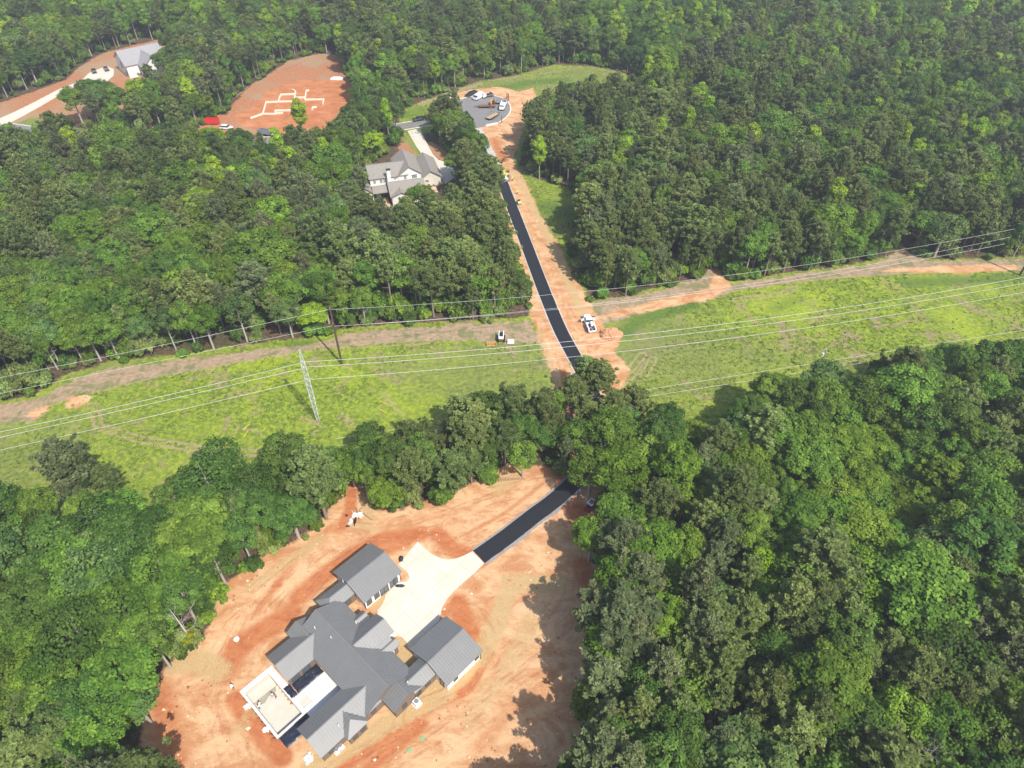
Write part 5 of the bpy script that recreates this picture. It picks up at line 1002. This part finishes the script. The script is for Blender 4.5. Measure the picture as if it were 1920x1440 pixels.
# --- trees picked out one by one: kind, tone, crown centre pixel, crown centre height, crown radius, total height, label
SPEC = [
    ('broadleaf', 'lime', 586, 596, 5.0, 4.3, 9.5, 'bright lime green tree at the wood edge left of the dark pole'), ('broadleaf', 'lime', 696, 268, 7, 5.0, 11.5, 'yellow green tree behind the cream house, left of its lawn'),
    ('poplar', 'lime', 357, 186, 9, 2.6, 16, 'narrow lime tree in the grove below the white house'), ('poplar', 'lime', 563, 224, 8, 2.9, 14, 'lime topped tree covering the lower edge of the red dirt lot'), ('broadleaf', 'lime', 400, 262, 8, 4.2, 13, 'lime green tree below the red box trailer'),
    ('poplar', 'lime', 396, 330, 9, 2.2, 15, 'slim lime tree standing deep in the left woods above the pale pine'), ('poplar', 'lime', 1012, 302, 7, 2.3, 14, 'slim lime tree at the right side of the gravel track'), ('broadleaf', 'leaf green', 1117, 308, 6, 4.2, 11, 'bright green round tree above the small green glade'),
    ('poplar', 'lime', 1303, 205, 9, 3.2, 16, 'tall lime tree in the woods right of the turning circle grass'), ('poplar', 'lime', 1824, 268, 9, 3.2, 16, 'forked lime tree high on the right side'), ('poplar', 'lime', 1516, 282, 9, 3.4, 15, 'broad lime tree midway across the right woods'),
    ('broadleaf', 'yellow', 1742, 235, 9, 2.7, 12, 'small bright yellow tree in the far right woods'), ('poplar', 'lime', 1548, 128, 9, 3.6, 16, 'lime tree in the far right woods above the yellow one'), ('poplar', 'lime', 1692, 272, 9, 1.8, 14, 'small lime tree left of the forked lime tree'),
    ('broadleaf', 'lime', 1434, 1055, 10, 3.6, 14, 'bright green tree alone among olive ones in the lower right woods'), ('broadleaf', 'lime', 914, 392, 8, 4.8, 13, 'bright green tree at the left edge of the asphalt lane'), ('broadleaf', 'leaf green', 728, 928, 4.2, 4.4, 8.5, 'round bright green bush like tree right of the rubbish'),
    ('broadleaf', 'yellow', 346, 1200, 3.5, 1.9, 6, 'small yellowish tree at the left edge of the clearing'), ('poplar', 'lime', 1150, 62, 9, 3, 17, 'lime tree behind the far grass strip, left one'), ('poplar', 'lime', 1268, 70, 9, 3, 17, 'lime tree behind the far grass strip, right one'), ('poplar', 'lime', 960, 30, 9, 3, 16, 'lime tree at the top middle of the woods'),
    ('poplar', 'lime', 505, 60, 9, 3.5, 17, 'lime tree above the red dirt lot'), ('poplar', 'lime', 690, 62, 9, 2.8, 17, 'lime tree at the top left of the middle'), ('poplar', 'lime', 378, 38, 9, 3.6, 17, 'lime tree above the white house'), ('poplar', 'lime', 640, 85, 9, 2.6, 16, 'lime tree at the top right corner of the red dirt lot'), ('poplar', 'leaf green', 1240, 95, 9, 3.2, 17, 'leaf green tree behind the far grass strip'),
    ('pine', 'grey green', 478, 530, 12, 5.6, 18, 'huge pale pine with a bare grey trunk left of the dark pole'), ('broadleaf', 'dark green', 128, 925, 8, 4.6, 12, 'dark tree at the foot of the lone leaning pine, on its left'), ('pine', 'deep olive', 200, 900, 8, 3.0, 12, 'small dark pine just right of the lone leaning pine'), ('pine', 'grey green', 118, 868, 14, 4.6, 20, 'tall lone pine leaning over the field at the lower left'), ('pine', 'olive', 1102, 690, 10, 3.6, 13, 'olive pine leaning over the lane end at the field'),
    ('broadleaf', 'mid green', 655, 868, 8, 4.2, 11, 'green tree closing the notch above the rubbish'), ('broadleaf', 'dark green', 618, 862, 8, 4.0, 11, 'dark tree left of the one above the rubbish'), ('broadleaf', 'leaf green', 700, 842, 8, 4.0, 11, 'bright tree above the round green bush like one'),
    ('broadleaf', 'dark green', 306, 122, 8, 4.4, 14, 'dark tree hiding the right end of the white house'), ('broadleaf', 'mid green', 262, 160, 8, 4.2, 12, 'green tree just below the white house'), ('broadleaf', 'mid green', 196, 165, 8, 4.0, 12, 'green tree below the white house forecourt'),
    ('pine', 'deep olive', 1108, 745, 11, 3.8, 15, 'tall pine in the middle of the group hanging over the lane'), ('pine', 'olive', 1152, 752, 10, 3.4, 13, 'olive pine at the right of the group hanging over the lane'),
    ('pine', 'olive', 1126, 705, 10, 4.0, 14, 'olive pine over the right half of the lane at the field end'), ('pine', 'olive', 1098, 770, 9, 3.6, 13, 'olive pine closing over the lane just below the field'), ('broadleaf', 'mid green', 1085, 805, 9, 4.2, 12, 'green tree on the left side of the lane bend'),
    ('pine', 'olive', 1075, 735, 8, 3.5, 12, 'olive pine beside the lane where it leaves the field'), ('pine', 'deep olive', 1098, 445, 10, 3.6, 17, 'pine with a bare white top at the corner right of the lane'), ('pine', 'deep olive', 960, 755, 10, 4.4, 14, 'dense dark pine by the field left of the lane'), ('pine', 'olive', 870, 770, 9, 4.2, 13, 'olive pine at the field edge left of the dense dark pine'),
    ('broadleaf', 'mid green', 1150, 800, 11, 5.5, 15, 'spreading oak covering the bend of the asphalt lane'), ('broadleaf', 'mid green', 1110, 870, 10, 5.0, 14, 'wide oak hanging over the asphalt where the lane comes out'), ('broadleaf', 'mid green', 1210, 850, 11, 5.0, 15, 'wide oak right of the one over the lane bend'), ('broadleaf', 'dark green', 1250, 790, 10, 4.6, 14, 'dark tree at the lower edge of the field right of the lane'),
    ('pine', 'olive', 1190, 745, 10, 3.4, 13, 'thin pine with bare twigs at the lower field edge right of the lane'), ('broadleaf', 'mid green', 980, 860, 6, 3.6, 11, 'small green tree above the fallen log'), ('broadleaf', 'mid green', 1165, 970, 8, 5.0, 13, 'green tree right of the maroon cart'),
    ('broadleaf', 'mid green', 830, 200, 8, 3.6, 14, 'dark crowned tree between street and turning circle'), ('pine', 'olive', 853, 255, 8, 3.2, 13, 'olive pine between the house drive and the gravel track'), ('broadleaf', 'leaf green', 852, 305, 8, 4, 12, 'green tree right of the cream house'), ('pine', 'olive', 872, 330, 8, 3.4, 13, 'olive pine along the left side of the gravel track'),
    ('broadleaf', 'blue green', 1760, 1040, 10, 5.4, 15, 'large blue green dome in the lower right woods'), ('broadleaf', 'dark green', 1490, 745, 11, 5, 15, 'tall dark tree at the right field edge below the small pole'), ('pine', 'deep olive', 1705, 690, 13, 5.0, 18, 'tall dark pine with a shadow at the right field edge'), ('broadleaf', 'dark green', 1860, 670, 13, 5.0, 18, 'dark tree at the right field edge near the corner'),
]
landm_used = []
for k, (kind, tone, px, py, zc_, rad, ht, lb) in enumerate(SPEC):
    g_ = G(px, py, zc_); baseR = {'pine': 3.3, 'broadleaf': 4.05, 'poplar': 2.7}[kind]; baseH = {'pine': 16.8, 'broadleaf': 15.0, 'poplar': 13.6}[kind]
    trees = [t for t in trees if math.hypot(t[3] - g_[0], t[4] - g_[1]) > rad * .72 + .5]
    rad *= 1.22 if kind == 'poplar' else 1; trees.append([kind, k % 3, tone, g_[0], g_[1], rad / baseR, rad / baseR, ht * (1.12 if kind == 'poplar' else 1) / baseH, 1.7 * k, lb])
print('trees', len(trees))
# --- dead trees
def dead_tree(px, py, zc_, h, rx, label, nb=16):
    g_ = G(px, py, zc_); global trees
    trees = [t for t in trees if math.hypot(t[3] - g_[0], t[4] - g_[1]) > rx * .8 or t[9]]
    e = tag(empty('dead_tree', (g_[0], g_[1], 0)), label, 'dead tree'); mb = trunk_mesh('trunk', h, .2, .35, rx, nb, M_BARKD, .9, 6); o = bpy.data.objects.new('trunk', mb); COL.objects.link(o); o.parent = e
dead_tree(1742, 1408, 12, 15, 4.2, 'bare grey dead tree at the lower right edge of the photo', 20); dead_tree(1236, 800, 11, 14, 4, 'bare twiggy tree between the lane bend and the field'); dead_tree(1332, 190, 11, 14, 3, 'bare grey tree beside the tall lime tree')
dead_tree(130, 345, 11, 15, 3, 'bare white topped tree in the far left woods'); dead_tree(1104, 432, 13, 19, 2.2, 'bare white snag at the corner right of the lane', 12); dead_tree(340, 1170, 8, 13, 3, 'pale leaning bare tree at the left clearing edge', 8); dead_tree(838, 520, 8, 11, 2.5, 'bare branched snag in the pines below the cream house', 12)
dead_tree(1690, 690, 8, 12, 4, 'bare branches between the two tall dark trees at the right', 12)

# --- landmarks used in the labels
LM = [('the lattice pylon', 580, 720), ('the dark wooden pole', 630, 630), ('the white work truck', 1100, 610), ('the skid loader', 940, 635), ('the cream house', 745, 335), ('the turning circle', 900, 205), ('the white house', 245, 120), ('the red dirt lot', 560, 190),
    ('the paving machine', 946, 336), ('the swimming pool', 520, 1310), ('the upper garage wing', 690, 1070), ('the right garage wing', 840, 1220), ('the rubbish heaps', 665, 965), ('the fallen log', 960, 900), ('the maroon cart', 1108, 950), ('the lane bend', 1115, 800),
    ('the small pole with transformer', 1535, 690), ('the right edge pole', 1912, 510), ('the lone leaning pine', 130, 870), ('the top left photo corner', 0, 0), ('the top right photo corner', 1920, 0), ('the bottom left photo corner', 0, 1440), ('the bottom right photo corner', 1920, 1440),
    ('the forked lime tree', 1824, 268), ('the bright yellow tree', 1742, 235), ('the huge pale pine', 478, 530), ('the bright tree in the lower right woods', 1434, 1055), ('the blue green dome', 1760, 1040), ('the bare tree at bottom right', 1742, 1405), ('the small green glade', 1040, 385),
    ('the broad lime tree', 1516, 282), ('the far grass strip', 1100, 140), ('the left photo edge, halfway down', 0, 720), ('the right photo edge, two thirds down', 1920, 960), ('the left photo edge, three quarters down', 0, 1080), ('the top photo edge, midway', 960, 0), ('the left photo edge, quarter down', 0, 360), ('the field track fork', 1350, 520), ('the bottom edge right of the clearing', 1200, 1440), ('the bottom edge left of the clearing', 300, 1440), ('the right photo edge, quarter down', 1920, 360), ('the clay patch in the left field', 110, 765)]
ORD = ['nearest', 'second nearest', 'third nearest', 'fourth nearest', 'fifth nearest', 'sixth nearest', 'seventh nearest', 'eighth nearest', 'ninth nearest', 'tenth nearest', 'eleventh nearest', 'twelfth nearest', 'thirteenth nearest', 'fourteenth nearest', 'fifteenth nearest', 'sixteenth nearest', 'seventeenth nearest', 'eighteenth nearest', 'nineteenth nearest', 'twentieth nearest']
ORD += [f'twenty {x} nearest' for x in ('first', 'second', 'third', 'fourth', 'fifth', 'sixth', 'seventh', 'eighth', 'ninth')] + ['thirtieth nearest'] + [f'thirty {x} nearest' for x in ('first', 'second', 'third', 'fourth', 'fifth', 'sixth', 'seventh', 'eighth', 'ninth')] + ['fortieth nearest'] + [f'forty {x} nearest' for x in ('first', 'second', 'third', 'fourth', 'fifth', 'sixth', 'seventh', 'eighth', 'ninth')]
# --- shrubs along the edges
shr = []
tryp = RNG.uniform([-260, 25], [260, 480], (24000, 2)); so_ = in_any(tryp); pjs = np.array([proj(a, b, 1) for a, b in tryp])
okk = (so_ < -.1) & (so_ > -2.2) & (pjs[:, 0] > -40) & (pjs[:, 0] < 1960) & (pjs[:, 1] > 0) & (pjs[:, 1] < 1440); tryp = tryp[okk]; pjs = pjs[okk]
for q, p_ in zip(tryp, pjs):
    if RNG.random() < .55 or (q[1] < 110 and RNG.random() < .75): continue
    if all((q[0] - s[3]) ** 2 + (q[1] - s[4]) ** 2 > 5.5 for s in shr):
        k_ = float(RNG.uniform(.4, 1.25)); shr.append(['shrub', int(RNG.integers(0, 3)), random.choice(['mid green', 'leaf green', 'dark green', 'olive', 'mid green']), q[0], q[1], k_, k_, k_ * float(RNG.uniform(.7, 1.5)), float(RNG.uniform(0, 6.28)), None])
print('shrubs', len(shr))
allt = trees + shr
hc = {'pine': 12, 'broadleaf': 10, 'poplar': 9, 'shrub': 1.2}
PR_ = np.array([proj(t[3], t[4], hc[t[0]] * t[7]) for t in allt]); inside_ = (PR_[:, 0] > -12) & (PR_[:, 0] < 1932) & (PR_[:, 1] > -12) & (PR_[:, 1] < 1452)
rb = {'pine': 3.2, 'broadleaf': 4.05, 'poplar': 2.7, 'shrub': 1.6}
size_ = np.array([rb[t[0]] * t[5] * F / p_[2] for t, p_ in zip(allt, PR_)]) * inside_
LIM = {'pine': 300, 'broadleaf': 300, 'poplar': 300, 'shrub': 260}
indiv = set()
for kd in LIM:
    ids = [i for i, t in enumerate(allt) if t[0] == kd and size_[i] > 0]; ids.sort(key=lambda i: (allt[i][9] is None, -size_[i])); indiv |= set(ids[:LIM[kd]])
# nearest landmark + rank among all of that kind and tone
rank = {}; lmxy = np.array([(a, b) for _, a, b in LM], float); bins = {}
for i, t in enumerate(allt):
    if size_[i] <= 0 or t[9]: continue
    dd = np.hypot(*(lmxy - PR_[i, :2]).T); j = int(np.argmin(dd)); bins.setdefault((t[0], t[2], j), []).append((dd[j], i))
for key, lst in bins.items():
    lst.sort()
    for r_, (_, i) in enumerate(lst): rank[i] = (r_, key[2])
GRP = {'pine': 'pines in the woods', 'broadleaf': 'broadleaf trees in the woods', 'poplar': 'slim bright trees rising from the woods', 'shrub': 'shrubs along the wood edge'}
NOUN = {'pine': 'pine', 'broadleaf': 'broadleaf tree', 'poplar': 'slim tree', 'shrub': 'low shrub'}
SRC = {}
for i in sorted(indiv):
    kd, k, tone, x, y, sx, sy, sz, rz, lb = allt[i]
    e = empty(NAMES[kd], (x, y, 0), rz); e.scale = (sx, sy, sz)
    if not lb:
        r_, j = rank[i]; lb = f'{tone} {NOUN[kd]}, {ORD[min(r_, len(ORD) - 1)]} of its colour to {LM[j][0]}'
        if len(lb.split()) > 16: lb = f'{tone} {NOUN[kd]}, {ORD[min(r_, len(ORD) - 1)]} to {LM[j][0]}'
    tag(e, lb, CATS[kd], GRP[kd])
    c = bpy.data.objects.new('crown', crown_for(kd, k, tone)); COL.objects.link(c); c.parent = e
    SRC.setdefault((kd, k, tone), c)
    t_ = bpy.data.objects.new('trunk', TRK[kd, k]); COL.objects.link(t_); t_.parent = e; SRC.setdefault(('trunk', kd, k), t_)
# --- everything farther off: one mass per kind
def mass(name, lst, label, cat):
    keys = sorted({(t[0], t[1], t[2]) for t in lst}); keys = [k for k in keys if k in SRC]
    lst = [t for t in lst if (t[0], t[1], t[2]) in keys]
    me = bpy.data.meshes.new(name); me.vertices.add(len(lst)); me.vertices.foreach_set('co', np.array([(t[3], t[4], 0) for t in lst], np.float32).ravel())
    def at(n, ty, arr, fld_='value'): a = me.attributes.new(n, ty, 'POINT'); a.data.foreach_set(fld_, arr)
    at('shape', 'INT', np.array([keys.index((t[0], t[1], t[2])) for t in lst], np.int32)); at('turn', 'FLOAT', np.array([t[8] for t in lst], np.float32)); at('size', 'FLOAT_VECTOR', np.array([(t[5], t[6], t[7]) for t in lst], np.float32).ravel(), 'vector')
    o = bpy.data.objects.new(name, me); COL.objects.link(o); tag(o, label, cat, kind='stuff')
    ng = bpy.data.node_groups.new(name, 'GeometryNodeTree'); ng.interface.new_socket('Geometry', in_out='INPUT', socket_type='NodeSocketGeometry'); ng.interface.new_socket('Geometry', in_out='OUTPUT', socket_type='NodeSocketGeometry')
    N = ng.nodes; L = ng.links; gi = N.new('NodeGroupInput'); go = N.new('NodeGroupOutput'); jn = N.new('GeometryNodeJoinGeometry')
    def na(n, ty): q = N.new('GeometryNodeInputNamedAttribute'); q.data_type = ty; q.inputs[0].default_value = n; return q.outputs[0]
    sh_, tu, sz_ = na('shape', 'INT'), na('turn', 'FLOAT'), na('size', 'FLOAT_VECTOR'); cx = N.new('ShaderNodeCombineXYZ'); L.new(tu, cx.inputs[2])
    e2r = N.new('FunctionNodeEulerToRotation'); L.new(cx.outputs[0], e2r.inputs[0])
    for ki, key in enumerate(keys):
        cp = N.new('FunctionNodeCompare'); cp.data_type = 'INT'; cp.operation = 'EQUAL'; L.new(sh_, cp.inputs[2]); cp.inputs[3].default_value = ki
        for src in (SRC[key], SRC.get(('trunk', key[0], key[1]))):
            if src is None: continue
            oi = N.new('GeometryNodeObjectInfo'); oi.transform_space = 'ORIGINAL'; oi.inputs['Object'].default_value = src; oi.inputs['As Instance'].default_value = True
            ip = N.new('GeometryNodeInstanceOnPoints'); L.new(gi.outputs[0], ip.inputs['Points']); L.new(cp.outputs[0], ip.inputs['Selection']); L.new(oi.outputs['Geometry'], ip.inputs['Instance']); L.new(e2r.outputs[0], ip.inputs['Rotation']); L.new(sz_, ip.inputs['Scale']); L.new(ip.outputs[0], jn.inputs[0])
    L.new(jn.outputs[0], go.inputs[0]); md = o.modifiers.new('spread', 'NODES'); md.node_group = ng
rest = [t for i, t in enumerate(allt) if i not in indiv]
mass('distant_pine_wood', [t for t in rest if t[0] == 'pine'], 'olive pines filling the distant woods', 'pine wood'); mass('distant_broadleaf_wood', [t for t in rest if t[0] in ('broadleaf', 'poplar')], 'mixed green broadleaf trees filling the distant woods', 'broadleaf wood')
# undergrowth below the trees
ug = RNG.uniform([-330, 30], [330, 520], (26000, 2)); so2 = in_any(ug); pj2 = np.array([proj(a, b, 1) for a, b in ug]); ok2 = (so2 < -1.5) & (pj2[:, 0] > -60) & (pj2[:, 0] < 1980) & (pj2[:, 1] > -20) & (pj2[:, 1] < 1500); ug = ug[ok2]; s2 = so2[ok2]
kk = (s2 > -9) | (RNG.random(len(ug)) < .45); ug = ug[kk][:9000]
lst_ = [['shrub', int(RNG.integers(0, 3)), ['mid green', 'dark green', 'leaf green', 'olive'][int(RNG.integers(0, 4))], q[0], q[1], s, s, s * z_, float(RNG.uniform(0, 6)), None] for q, s, z_ in zip(ug, RNG.uniform(.7, 1.9, len(ug)), RNG.uniform(.8, 2.0, len(ug)))]
mass('undergrowth', lst_ + [t for t in rest if t[0] == 'shrub'], 'leafy undergrowth between and below the trees', 'undergrowth')
print('indiv', len(indiv), 'rest', len(rest), 'under', len(lst_))

# ------------------------------------------------------------------ weeds in the field and clods on the clay (nobody could count them)
def scatter(name, region, n, seed, lo, hi, mt, label, cat, blade, noise_s=.09, thr=-.2, dens=1.0):
    rg = np.random.default_rng(seed); xy = rg.uniform(lo, hi, (n, 2)); s_ = region(xy); nn_ = nz(xy, noise_s, seed); ok = (s_ > 0) & (nn_ > thr + rg.normal(size=n) * .35); xy = xy[ok]; nn_ = nn_[ok]; m_ = len(xy)
    V, F_, T_ = [], [], []
    if blade:
        k = 5; c = np.repeat(xy, k, 0) + rg.normal(size=(m_ * k, 2)) * .22; hh = rg.uniform(.12, .42, m_ * k); an = rg.uniform(0, 6.28, m_ * k); wd_ = rg.uniform(.07, .2, m_ * k); ln = rg.normal(size=(m_ * k, 2)) * .16
        a = np.stack([c[:, 0] - np.cos(an) * wd_, c[:, 1] - np.sin(an) * wd_, np.zeros(m_ * k)], 1); b_ = np.stack([c[:, 0] + np.cos(an) * wd_, c[:, 1] + np.sin(an) * wd_, np.zeros(m_ * k)], 1); t_ = np.stack([c[:, 0] + ln[:, 0], c[:, 1] + ln[:, 1], hh], 1)
        V = np.stack([a, b_, t_], 1).reshape(-1, 3); F_ = np.arange(len(V)).reshape(-1, 3); tt = np.clip(.5 + np.repeat(nn_, k) * .35 + rg.normal(size=m_ * k) * .2, 0, 1)
    else:
        r_ = rg.gamma(1.6, .05, m_) + .04; q = rg.normal(size=(m_, 5, 3)); q = q / np.linalg.norm(q, axis=2, keepdims=True); q[:, 4] = (0, 0, 1); base = np.array([[1, 0, 0], [0, 1, 0], [-1, 0, 0], [0, -1, 0], [0, 0, 1]], float)
        V = (base[None] + rg.normal(size=(m_, 5, 3)) * .25) * r_[:, None, None]; V[:, :, 2] = np.maximum(V[:, :, 2], 0) * .8; V[:, :4, 2] = -.01; V[:, :, :2] += xy[:, None]; V = V.reshape(-1, 3); o5 = np.arange(m_)[:, None] * 5; F_ = np.concatenate([o5 + np.array([[a_, (a_ + 1) % 4, 4]]) for a_ in range(4)]); tt = np.tile(rg.random(m_), 4)
    o = bpy.data.objects.new(name, np_mesh(name, V, F_, [mt], attr={'tint': ('FACE', tt)})); COL.objects.link(o); tag(o, label, cat, kind='stuff')
G_W = foliage('field_weeds', (.12, .16, .03), (.22, .29, .032), (.38, .45, .042), .3)
drive_ok = lambda P: np.minimum(line_d(P, LANE) - 2.8, 9)
scatter('field_grass', lambda P: np.minimum(np.maximum(sdf(P, FIELD), sdf(P, GLADE)), np.minimum(sdf(P, CORRC) * -1 - 0, np.minimum(-sdf(P, TAN) - .5, -sdf(P, TAN2) - .5))), 42000, 5, (-150, 85), (190, 235), G_W, 'tufts of green weeds all over the power line field', 'grass', True)
scatter('verge_grass', lambda P: np.minimum(np.maximum(sdf(P, CORR), sdf(P, CUL)), -np.maximum(sdf(P, CORRC), sdf(P, CULRING))), 26000, 6, (-90, 150), (90, 420), G_W, 'weeds on the verges of the gravel track and turning circle', 'grass', True)
S_C = foliage('clods', (.30, .12, .055), (.48, .28, .15), (.74, .62, .46), .0)
hb = lambda P: -sdf(P, [loc(*q) for q in ((-18, 9), (8, 15), (17, 14.5), (17, 3), (8, 3), (8, -3), (16, -8), (16, -19), (-15, -14), (-18, -7))])
scatter('clay_clods', lambda P: np.minimum(np.minimum(np.maximum(sdf(P, CLEAR), sdf(P, CORRC)), drive_ok(P)), np.minimum(hb(P), -sdf(P, PAD))), 26000, 7, (-75, 28), (45, 300), S_C, 'clods, stones and scraps strewn over the orange clay', 'clods', False, .2, .1)

# ------------------------------------------------------------------ thin summer haze
hm = bpy.data.materials.new('haze_air'); t = nodes(hm); o_ = t.nodes.new('ShaderNodeOutputMaterial'); pv = t.nodes.new('ShaderNodeVolumePrincipled')
pv.inputs['Color'].default_value = (.92, .95, 1, 1); pv.inputs['Density'].default_value = .00033; pv.inputs['Anisotropy'].default_value = .2; t.links.new(pv.outputs[0], o_.inputs['Volume'])
mb = MB(); mb.box((0, 850, 62), (3600, 3900, 140)); hz_ = mb.build('haze', hm); tag(hz_, 'thin pale summer haze over the whole woods', 'haze', kind='stuff')
